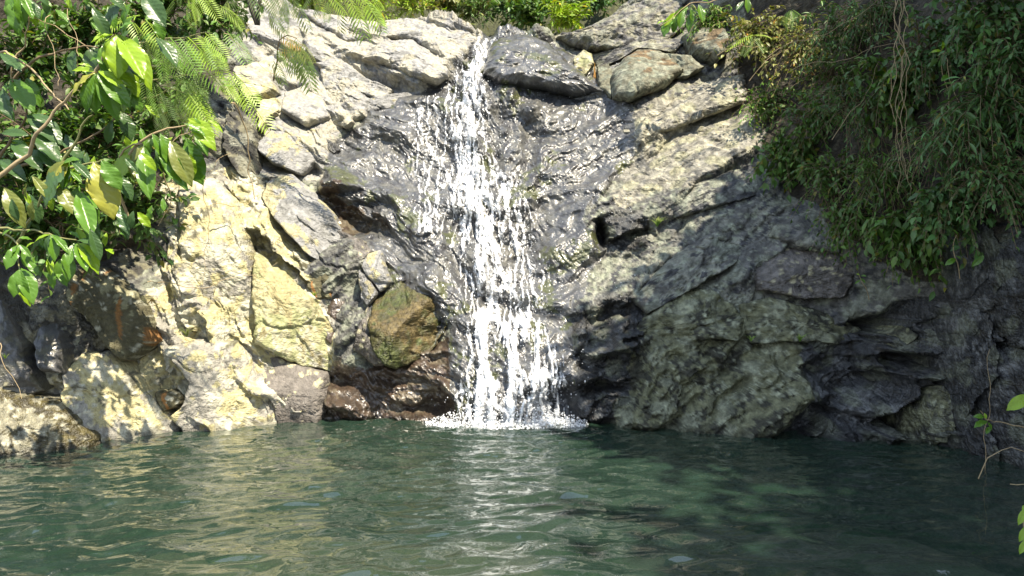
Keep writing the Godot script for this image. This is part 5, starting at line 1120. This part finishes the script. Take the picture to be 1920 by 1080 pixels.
func build_right_plants():
	var group := "low shrubs covering the shaded cliff"
	var n := 0
	for e in [
		[Vector3(3.059, 5.634, -12.269), "leafy vine shrub at the top left end of the shaded cliff", "g", 0.55, 0.14],
		[Vector3(3.477, 5.128, -11.216), "dark twiggy shrub at the top of the cliff beside the pale fern", "o", 0.7, 0.09],
		[Vector3(3.735, 4.612, -10.264), "dry mixed shrub below the top edge, left of the hanging vines", "o", 0.7, 0.08],
		[Vector3(3.996, 4.608, -9.412), "dark shrub on the top edge left of the hanging vines", "h", 0.75, 0.09],
		[Vector3(3.417, 3.992, -10.565), "green shrub spilling onto the tan ridges", "g", 0.6, 0.09],
		[Vector3(3.634, 3.54, -9.462), "shrub with brown withered leaves in the middle of the cliff", "s", 0.7, 0.09],
		[Vector3(3.818, 3.467, -8.585), "dark shrub just left of the hanging vines", "h", 0.75, 0.10],
		[Vector3(3.386, 3.128, -9.662), "green shrub overhanging the bank above the lichen ridge", "s", 0.55, 0.09],
		[Vector3(3.572, 2.75, -8.835), "green shrub above the brown-grey slab", "s", 0.6, 0.10],
		[Vector3(3.778, 2.633, -8.008), "green shrub below the ends of the hanging vines", "s", 0.65, 0.10],
		[Vector3(3.616, 2.234, -8.384), "leafy shrub at the foot of the cliff behind the smooth slab", "s", 0.5, 0.09],
		[Vector3(3.831, 2.069, -7.682), "leafy shrub over the dark hollow in the cliff", "s", 0.5, 0.09],
		[Vector3(3.939, 2.879, -7.307), "dark shrub right of the hanging vines", "h", 0.65, 0.10],
		[Vector3(3.913, 2.263, -7.081), "dark green shrub above the black buttress", "h", 0.5, 0.10],
		[Vector3(4.077, 3.822, -7.658), "dark shrub at the top right of the hanging vines", "h", 0.7, 0.10],
		[Vector3(4.051, 3.121, -6.68), "dark shrub in the top right corner of the cliff", "h", 0.65, 0.10],
		[Vector3(4.05, 2.435, -6.605), "dark shrub on the right edge above the buttress", "h", 0.5, 0.09],
		[Vector3(4.173, 3.865, -6.881), "black-green shrub along the top right edge", "h", 0.65, 0.10],
		[Vector3(4.155, 4.631, -8.936), "shrub on the top edge right behind the hanging vines", "h", 0.6, 0.09],
		[Vector3(4.013, 3.644, -8.159), "shrub right behind the hanging vines, halfway down them", "s", 0.6, 0.09],
		[Vector3(3.848, 4.023, -9.362), "shrub with mixed olive leaves below the long thin twig", "s", 0.6, 0.09],
		[Vector3(4.016, 2.808, -6.931), "shrub on the far right cliff above the narrow dark slab", "h", 0.55, 0.09],
		[Vector3(4.215, 3.473, -6.655), "shrub at the right edge below the top corner", "h", 0.55, 0.09]]:
		shrub("cliff_shrub", e[1], "shrub", e[0], Vector3(e[3] * 1.15, e[3] * 0.9, 0.35), Vector3(0, -0.05, 0.2), 95, 11, e[4] * [0.65, 0.9, 0.75, 1.15][n % 4], e[2], 70 + n, small_leaf if n % 3 else narrow_leaf, group, 0.005, 0.5)
		n += 1
	# single sprigs with leaves one can tell apart
	var sprig := func(label: String, line: Array, list: Array, r: float):
		var t := thing("leafy_sprig", label, "plant", line[0])
		stick(t, "stem", line.map(func(p): return p - t.position), r, r * 0.5, M.dry_twig, 0.05)
		for e in list:
			e[0] -= t.position
			e[1] -= t.position
		leaves(t, list)
	rng.seed = 404
	sprig.call("trailing vine with rounded green leaves above the brown boulder", [Vector3(3.143, 5.5, -10.6), Vector3(2.68, 5.309, -10.467), Vector3(2.298, 5.19, -10.333), Vector3(1.925, 4.868, -10.2)], [[Vector3(2.292, 5.166, -10.305), Vector3(2.084, 4.985, -10.24), "g"], [Vector3(2.154, 5.1, -10.314), Vector3(1.969, 4.899, -10.253), "b"], [Vector3(2.103, 5.066, -10.335), Vector3(1.91, 4.798, -10.197), "g"], [Vector3(2.215, 5.099, -10.271), Vector3(2.165, 4.868, -10.2), "g"], [Vector3(2.321, 5.144, -10.282), Vector3(2.349, 4.92, -10.253), "g"], [Vector3(2.422, 5.181, -10.269), Vector3(2.472, 4.933, -10.19), "g"], [Vector3(2.008, 4.975, -10.273), Vector3(1.866, 4.941, -10.253), "b"], [Vector3(2.128, 5.024, -10.253), Vector3(2.088, 4.804, -10.258), "g"], [Vector3(2.575, 5.23, -10.328), Vector3(2.474, 5.246, -10.257), "g"], [Vector3(3.052, 5.288, -10.295), Vector3(3.067, 5.071, -10.229), "g"], [Vector3(3.025, 5.241, -10.32), Vector3(2.896, 5.1, -10.233), "d"], [Vector3(2.363, 5.114, -10.313), Vector3(2.263, 4.826, -10.24), "g"]], 0.008)
	sprig.call("sprig with two yellow-green leaves on the dark upper cliff", [Vector3(3.868, 3.104, -7), Vector3(3.757, 3.406, -6.9), Vector3(3.689, 3.562, -6.8)], [[Vector3(3.681, 3.528, -6.777), Vector3(3.59, 3.541, -6.761), "b"], [Vector3(3.677, 3.534, -6.769), Vector3(3.701, 3.62, -6.781), "b"], [Vector3(3.771, 3.344, -6.841), Vector3(3.696, 3.293, -6.788), "g"]], 0.004)
	sprig.call("sprig with single pale leaves beside the hanging vines", [Vector3(3.454, 3.295, -7.2), Vector3(3.411, 3.403, -7.15), Vector3(3.469, 3.557, -7.1)], [[Vector3(3.377, 3.384, -7.078), Vector3(3.363, 3.325, -7.089), "b"], [Vector3(3.414, 3.38, -7.115), Vector3(3.438, 3.41, -7.086), "b"], [Vector3(3.364, 3.409, -7.081), Vector3(3.399, 3.467, -7.084), "g"], [Vector3(3.487, 3.108, -7.147), Vector3(3.476, 3.142, -7.085), "b"]], 0.004)
	sprig.call("bright sprig at the end of a bent twig near the lower right corner", [Vector3(3.922, 0.425, -6), Vector3(3.637, 0.472, -5.867), Vector3(3.438, 0.553, -5.733), Vector3(3.321, 0.625, -5.6)], [[Vector3(3.39, 0.55, -5.641), Vector3(3.264, 0.555, -5.567), "g"], [Vector3(3.346, 0.555, -5.566), Vector3(3.395, 0.491, -5.586), "g"], [Vector3(3.349, 0.574, -5.585), Vector3(3.332, 0.62, -5.58), "b"], [Vector3(3.398, 0.514, -5.628), Vector3(3.35, 0.476, -5.585), "g"], [Vector3(3.354, 0.584, -5.617), Vector3(3.276, 0.606, -5.576), "g"]], 0.006)
	sprig.call("bright leaf cluster at the right edge close to the camera", [Vector3(2.759, -0.057, -4.2), Vector3(2.701, 0.186, -4.15), Vector3(2.658, 0.367, -4.1)], [[Vector3(2.675, 0.363, -4.114), Vector3(2.61, 0.277, -4.078), "b"], [Vector3(2.678, 0.266, -4.114), Vector3(2.619, 0.193, -4.074), "b"], [Vector3(2.653, 0.206, -4.084), Vector3(2.606, 0.131, -4.062), "b"], [Vector3(2.705, 0.366, -4.155), Vector3(2.652, 0.342, -4.092), "b"]], 0.005)
	sprig.call("long pale leaf blade poking in at the right edge", [Vector3(3.369, 0.826, -5), Vector3(3.219, 0.833, -4.9)], [[Vector3(3.202, 0.843, -4.874), Vector3(3.029, 0.756, -4.844), "b"]], 0.005)
	sprig.call("small leafy sprig on the cliff foot beside the smooth slab", [Vector3(3.612, 1.392, -8), Vector3(3.492, 1.553, -7.9), Vector3(3.427, 1.631, -7.8)], [[Vector3(3.428, 1.579, -7.778), Vector3(3.369, 1.542, -7.788), "g"], [Vector3(3.444, 1.595, -7.815), Vector3(3.482, 1.552, -7.783), "g"], [Vector3(3.419, 1.626, -7.781), Vector3(3.392, 1.647, -7.791), "b"], [Vector3(3.458, 1.616, -7.847), Vector3(3.473, 1.636, -7.786), "g"]], 0.005)
	sprig.call("leafy shoot climbing the dark buttress", [Vector3(3.906, 1.593, -6.9), Vector3(3.803, 1.775, -6.8), Vector3(3.77, 1.951, -6.7)], [[Vector3(3.78, 1.75, -6.742), Vector3(3.681, 1.716, -6.677), "g"], [Vector3(3.749, 1.77, -6.687), Vector3(3.811, 1.743, -6.685), "g"], [Vector3(3.738, 1.859, -6.652), Vector3(3.698, 1.851, -6.677), "g"], [Vector3(3.789, 1.886, -6.734), Vector3(3.812, 1.905, -6.671), "b"], [Vector3(3.762, 1.95, -6.679), Vector3(3.741, 2.005, -6.688), "g"], [Vector3(3.899, 1.681, -6.713), Vector3(3.964, 1.777, -6.64), "g"]], 0.005)
	# fern and feathery bits
	var t := thing("fern", "pale green fern frond arching over the tan ridges", "fern", Vector3(3.005, 4.538, -9.8))
	var list := [[Vector3(2.974, 4.619, -9.766), Vector3(2.601, 4.501, -9.723), "b"], [Vector3(3.004, 4.636, -9.82), Vector3(3.193, 4.654, -9.71), "b"], [Vector3(3.001, 4.62, -9.852), Vector3(2.848, 4.414, -9.718), "g"], [Vector3(3.027, 4.62, -9.851), Vector3(3.136, 4.427, -9.696), "g"]]
	for e in list: e[0] -= t.position; e[1] -= t.position
	fronds(t, list)
	stick(t, "stem", ([Vector3(3.055, 4.369, -9.9), Vector3(2.998, 4.63, -9.8)]).map(func(p): return p - t.position), 0.008, 0.005, M.green_stem)
	t = thing("fern", "dark feathery fern below the top edge of the cliff", "fern", Vector3(3.294, 4.667, -9.4))
	list = [[Vector3(3.282, 4.782, -9.366), Vector3(3.186, 4.623, -9.362), "g"], [Vector3(3.313, 4.801, -9.42), Vector3(3.266, 4.565, -9.321), "g"], [Vector3(3.337, 4.812, -9.452), Vector3(3.38, 4.603, -9.323), "g"], [Vector3(3.35, 4.824, -9.451), Vector3(3.427, 4.707, -9.331), "g"]]
	for e in list: e[0] -= t.position; e[1] -= t.position
	fronds(t, list)
	t = thing("hanging_vine", "bundle of pale dry vines hanging down the shaded cliff", "vine", Vector3(3.542, 4.265, -7.2))
	for k in 5:
		stick(t, "strand", [Vector3(3.542, 4.265, -7.2), Vector3(3.508, 3.716, -7.15), Vector3(3.473, 3.127, -7.1), Vector3(3.493, 2.648, -7.1), Vector3(3.526, 2.361, -7.1)].map(func(p): return p - t.position + Vector3(0.022 * (k - 2), 0.12 * (k % 3), 0.02 * (k % 2))), 0.004, 0.002, M.dry_twig, 0.09)
	for e in [[[Vector3(2.879, 4.109, -8.9), Vector3(3.296, 4.254, -8.733), Vector3(3.695, 4.398, -8.567), Vector3(3.906, 4.613, -8.4)], "long pale twig slanting across the top of the cliff", 0.006], [[Vector3(3.095, 3.925, -8.8), Vector3(3.504, 3.97, -8.667), Vector3(3.91, 4.076, -8.533), Vector3(4.189, 4.115, -8.4)], "long thin twig below the top of the cliff", 0.005], [[Vector3(2.542, 4.392, -9.8), Vector3(2.811, 4.428, -9.7), Vector3(3.053, 4.437, -9.6)], "short bare twig under the pale fern", 0.006], [[Vector3(3.757, 3.564, -6.9), Vector3(3.849, 3.058, -6.8), Vector3(3.996, 2.773, -6.7), Vector3(4.145, 2.634, -6.6)], "thin twig arching down the dark upper cliff", 0.005], [[Vector3(2.759, 3.918, -9.2), Vector3(3.005, 4.137, -9.1), Vector3(3.093, 4.259, -9)], "grey twig rising beside the spilling green shrub", 0.007], [[Vector3(3.235, 3.009, -8), Vector3(3.482, 3.321, -7.95), Vector3(3.673, 3.736, -7.9)], "thin twig among the withered leaves", 0.005], [[Vector3(3.949, -0.546, -6.6), Vector3(3.898, 0.361, -6.5), Vector3(3.864, 0.982, -6.4)], "thin upright twig beside the black buttress", 0.005], [[Vector3(3.302, 0.16, -5.6), Vector3(3.338, 0.292, -5.567), Vector3(3.505, 0.344, -5.533), Vector3(3.632, 0.329, -5.5)], "bent tan twig over the water at the right edge", 0.006], [[Vector3(3.276, 0.221, -5.2), Vector3(3.279, 0.209, -5.15), Vector3(3.368, 0.201, -5.1)], "short twig tip over the water at the right edge", 0.005]]:
		var w := thing("twig", e[1], "twig", e[0][0])
		stick(w, "stem", e[0].map(func(p): return p - w.position), e[2] * 0.75, e[2] * 0.35, M.dry_twig, 0.06)
	tuft("yellow-green tuft in the dark slot right of the waterfall", Vector3(1.794, 2.258, -9.787), 40, 0.24, "g", 15)
	tuft("small grass tuft on the lichen mound, left of two", Vector3(2.486, 0.945, -8.234), 14, 0.14, "g", 16)
	tuft("larger grass tuft beside the olive undercut outcrop", Vector3(2.932, 0.957, -8.059), 22, 0.18, "g", 17)
	tuft("dry brown roots hanging in the cleft beside the yellow boulder", Vector3(1.279, 4.982, -12.244), 20, 0.42, "r", 18, 0.12, -1.6)
	# tall trees out of the frame, above the right cliff; their crowns shade the right bank and half the pool; the last three are added to darken the cliff
	n = 0
	for e in [[Vector3(8.6, 3.0, -2.4), Vector3(6.3, 12.2, -3.1), Vector3(2.2, 1.6, 1.9)], [Vector3(9.0, 5.0, -5.0), Vector3(7.9, 12.4, -5.0), Vector3(1.9, 1.7, 1.6)], [Vector3(7.6, 3.0, -1.0), Vector3(6.9, 9.6, -2.2), Vector3(1.6, 1.5, 1.5)], [Vector3(8.0, 2.0, 1.6), Vector3(6.4, 11.6, 0.6), Vector3(2.2, 1.7, 2.0)], [Vector3(6.8, 6.4, -5.6), Vector3(6.0, 8.8, -5.6), Vector3(1.9, 1.2, 1.7)], [Vector3(6.4, 4.5, -3.6), Vector3(5.0, 7.2, -4.4), Vector3(1.8, 1.0, 1.7)], [Vector3(6.6, 5.0, -6.4), Vector3(4.5, 7.0, -6.7), Vector3(1.2, 0.8, 1.0)]]:
		var tr: Node3D = shrub("shade_tree", ["tall tree above the cliff whose crown shades the right half of the pool", "tree above the cliff behind, shading the leafy slope", "tree of middle height standing over the right edge of the pool", "tree beside the camera shading the near right water", "small added tree out of view, darkening the top right of the cliff", "added unseen tree whose low crown keeps sky light off the black buttress", "added unseen tree whose low crown keeps sky light off the hanging vines"][n], "tree", e[0], e[2], e[1] - e[0], 210, 24, 0.34, "s", 200 + n, small_leaf, "trees above the right cliff", 0.02)
		stick(tr, "trunk", [Vector3.ZERO, (e[1] - e[0]) * 0.5 + Vector3(0.2, 0, 0.1), e[1] - e[0]], 0.2, 0.08, M.bark, 0.2)
		n += 1

func build_background():
	# the slope behind the crest, clothed with bushes
	var v := PackedVector3Array()
	var idx := PackedInt32Array()
	var col := PackedColorArray()
	for j in 41: for i in 61:
		var x := -15.0 + 30.0 * i / 60.0
		var u := j / 40.0
		v.append(Vector3(x, 5.5 + 27.0 * u * u + 3.0 * u + 0.5 * n_fbm.get_noise_2d(x * 0.4, u * 8.0), -14.2 - 15.0 * u))  # upper slope raised out of view to keep sky out of the pool's reflections
		col.append(Color(0.075, 0.085, 0.035))
	for j in 40: for i in 60:
		var a := j * 61 + i
		idx.append_array([a, a + 61, a + 1, a + 1, a + 61, a + 62])
	whole("hillside", mesh_of(v, idx, col), M.lichen, "dark green slope behind the top of the waterfall", "hill", "structure")
	var group := "bushes on the slope behind the crest"
	var n := 0
	for e in [
		[Vector3(-4.021, 7.192, -15.5), "yellow-green bush on the skyline at the left of the far slope", "b", 0.8, 0.11, 0],
		[Vector3(-2.628, 6.807, -15), "bright light green bush behind the broad pale slab", "b", 0.75, 0.10, 1],
		[Vector3(-1.946, 6.929, -15.2), "bright light green bush with upright narrow leaves on the skyline", "b", 0.7, 0.10, 1],
		[Vector3(-1.402, 7.214, -16), "bush with rusty tips above the pale slab's right end", "o", 0.7, 0.12, 0],
		[Vector3(-0.755, 7.106, -16), "dark green bush directly above the waterfall's crest", "s", 0.7, 0.13, 1],
		[Vector3(-0.111, 7.393, -16.5), "blackish green bush above the crest, left of the bright shrub", "h", 0.8, 0.13, 0],
		[Vector3(0.261, 6.775, -15.5), "low green bush at the crest's right lip", "s", 0.5, 0.13, 0],
		[Vector3(1.045, 6.642, -15.2), "bright yellow-green leafy shrub right of the crest", "b", 0.5, 0.15, 1],
		[Vector3(0.679, 7.557, -16.8), "dark bush behind the bright yellow-green shrub", "h", 0.8, 0.13, 0],
		[Vector3(1.668, 7.393, -16.5), "dark bush where the grey ledges meet the skyline", "h", 0.7, 0.13, 0],
		[Vector3(2.406, 7.915, -17), "dark bush above the grey ledges", "h", 0.8, 0.13, 0],
		[Vector3(-3.666, 7.915, -17), "green bush behind the overhanging branch", "s", 0.9, 0.12, 0],
		[Vector3(-5.175, 7.646, -16), "green bush above the slim dark trunk", "s", 0.9, 0.12, 0]]:
		shrub("slope_bush", e[1], "bush", e[0], Vector3(e[3] * 1.1, e[3] * 0.8, 0.6), Vector3(0, 0.1, 0.2), 60, 16, e[4], e[2], 300 + n, narrow_leaf if e[5] else small_leaf, group, 0.007, 0.1)
		n += 1
	n = 0
	for e in [[-6.5, "far tree above the left end of the slope"], [-2.5, "far tree above the bright green bushes"], [1.5, "far tree above the crest"], [5.0, "far tree above the grey ledges"]]:
		var tr: Node3D = shrub("slope_tree", e[1], "tree", Vector3(e[0], 7.4, -19.0), Vector3(2.3, 2.2, 1.6), Vector3(0, 3.2, 0), 110, 22, 0.32, "s", 350 + n, small_leaf, "trees on the slope behind the crest", 0.02)
		stick(tr, "trunk", [Vector3(0, -0.6, 0), Vector3(0.1, 1.5, 0), Vector3(0, 3.0, 0)], 0.2, 0.08, M.bark, 0.2)
		n += 1
	var t := thing("fern", "bright fern at the end of the pale slab beside the crest", "fern", Vector3(-0.782, 6.288, -14.5))
	var list := [[Vector3(-0.856, 6.303, -14.428), Vector3(-0.675, 6.323, -14.314), "b"], [Vector3(-0.856, 6.294, -14.43), Vector3(-0.695, 6.231, -14.327), "b"], [Vector3(-0.871, 6.283, -14.367), Vector3(-0.948, 6.338, -14.36), "b"], [Vector3(-0.777, 6.183, -14.418), Vector3(-0.531, 6.079, -14.337), "b"], [Vector3(-0.794, 6.169, -14.374), Vector3(-0.597, 6.008, -14.295), "g"]]
	for e in list: e[0] -= t.position; e[1] -= t.position
	fronds(t, list)

func _ready():
	var cam := Camera3D.new()
	cam.name = "camera"
	add_child(cam)
	cam.position = Vector3(0, 1.5, 0)
	cam.fov = 40.0
	cam.far = 200.0
	cam.current = true
	var env := Environment.new()
	env.background_mode = Environment.BG_SKY
	var sky := Sky.new()
	var sm := ProceduralSkyMaterial.new()
	sm.sky_top_color = Color(0.68, 0.75, 0.86)
	sm.sky_horizon_color = Color(0.86, 0.89, 0.92)
	sm.ground_bottom_color = Color(0.12, 0.13, 0.1)
	sm.ground_horizon_color = Color(0.3, 0.32, 0.28)
	sm.sky_energy_multiplier = 0.95
	sky.sky_material = sm
	env.sky = sky
	env.tonemap_mode = Environment.TONE_MAPPER_LINEAR
	env.tonemap_exposure = 2.4
	env.sdfgi_enabled = true
	env.ssao_enabled = true
	env.ssil_enabled = true
	var we := WorldEnvironment.new()
	we.name = "environment"
	we.environment = env
	add_child(we)
	var sun := DirectionalLight3D.new()
	sun.name = "sun"
	sun.light_energy = 1.6
	sun.light_color = Color(1.0, 0.95, 0.86)
	sun.light_angular_distance = 0.5
	sun.shadow_enabled = true
	add_child(sun)
	sun.look_at_from_position(Vector3(3.0, 8.6, 4.0), Vector3.ZERO)

	for n in [n_fbm, n_ridge, n_cell, n_spot, n_fine]: n.frequency = 1.0
	n_fbm.seed = 1
	n_fbm.fractal_octaves = 4
	n_ridge.seed = 2
	n_ridge.fractal_type = FastNoiseLite.FRACTAL_RIDGED
	n_ridge.fractal_octaves = 4
	n_cell.seed = 3
	n_cell.noise_type = FastNoiseLite.TYPE_CELLULAR
	n_cell.cellular_return_type = FastNoiseLite.RETURN_CELL_VALUE
	n_cell.fractal_type = FastNoiseLite.FRACTAL_NONE
	n_spot.seed = 4
	n_spot.noise_type = FastNoiseLite.TYPE_CELLULAR
	n_spot.cellular_return_type = FastNoiseLite.RETURN_DISTANCE
	n_spot.fractal_type = FastNoiseLite.FRACTAL_NONE
	n_fine.seed = 5
	n_fine.fractal_octaves = 2
	n_soft.seed = 7
	n_soft.frequency = 1.0
	n_soft.fractal_type = FastNoiseLite.FRACTAL_RIDGED
	n_soft.fractal_octaves = 2
	n_roll.seed = 8
	n_roll.frequency = 1.0
	n_roll.fractal_octaves = 2
	n_crack.seed = 6
	n_crack.frequency = 1.0
	n_crack.noise_type = FastNoiseLite.TYPE_CELLULAR
	n_crack.cellular_return_type = FastNoiseLite.RETURN_DISTANCE2_SUB
	n_crack.fractal_type = FastNoiseLite.FRACTAL_NONE
	build_materials()
	build_bedrock()
	build_pool()
	build_background()
	build_rocks()
	stone("warm brown stone under the shallow water near the bottom left", Vector3(-2.25, -0.28, -4.35), Vector3(0.34, 0.16, 0.26), 18, 1)
	stone("flat tan stone under the shallow water, beside the warm brown stone", Vector3(-2.85, -0.3, -4.6), Vector3(0.26, 0.12, 0.22), 18, 2)
	stone("small tan stone under the water, nearer the camera's middle", Vector3(-1.6, -0.36, -4.5), Vector3(0.2, 0.12, 0.2), 18, 3)
	stone("olive stone under the water at the bottom, right of the middle", Vector3(0.4, -0.4, -4.7), Vector3(0.3, 0.14, 0.24), 19, 4)
	build_fall()
	build_left_plants()
	build_right_plants()
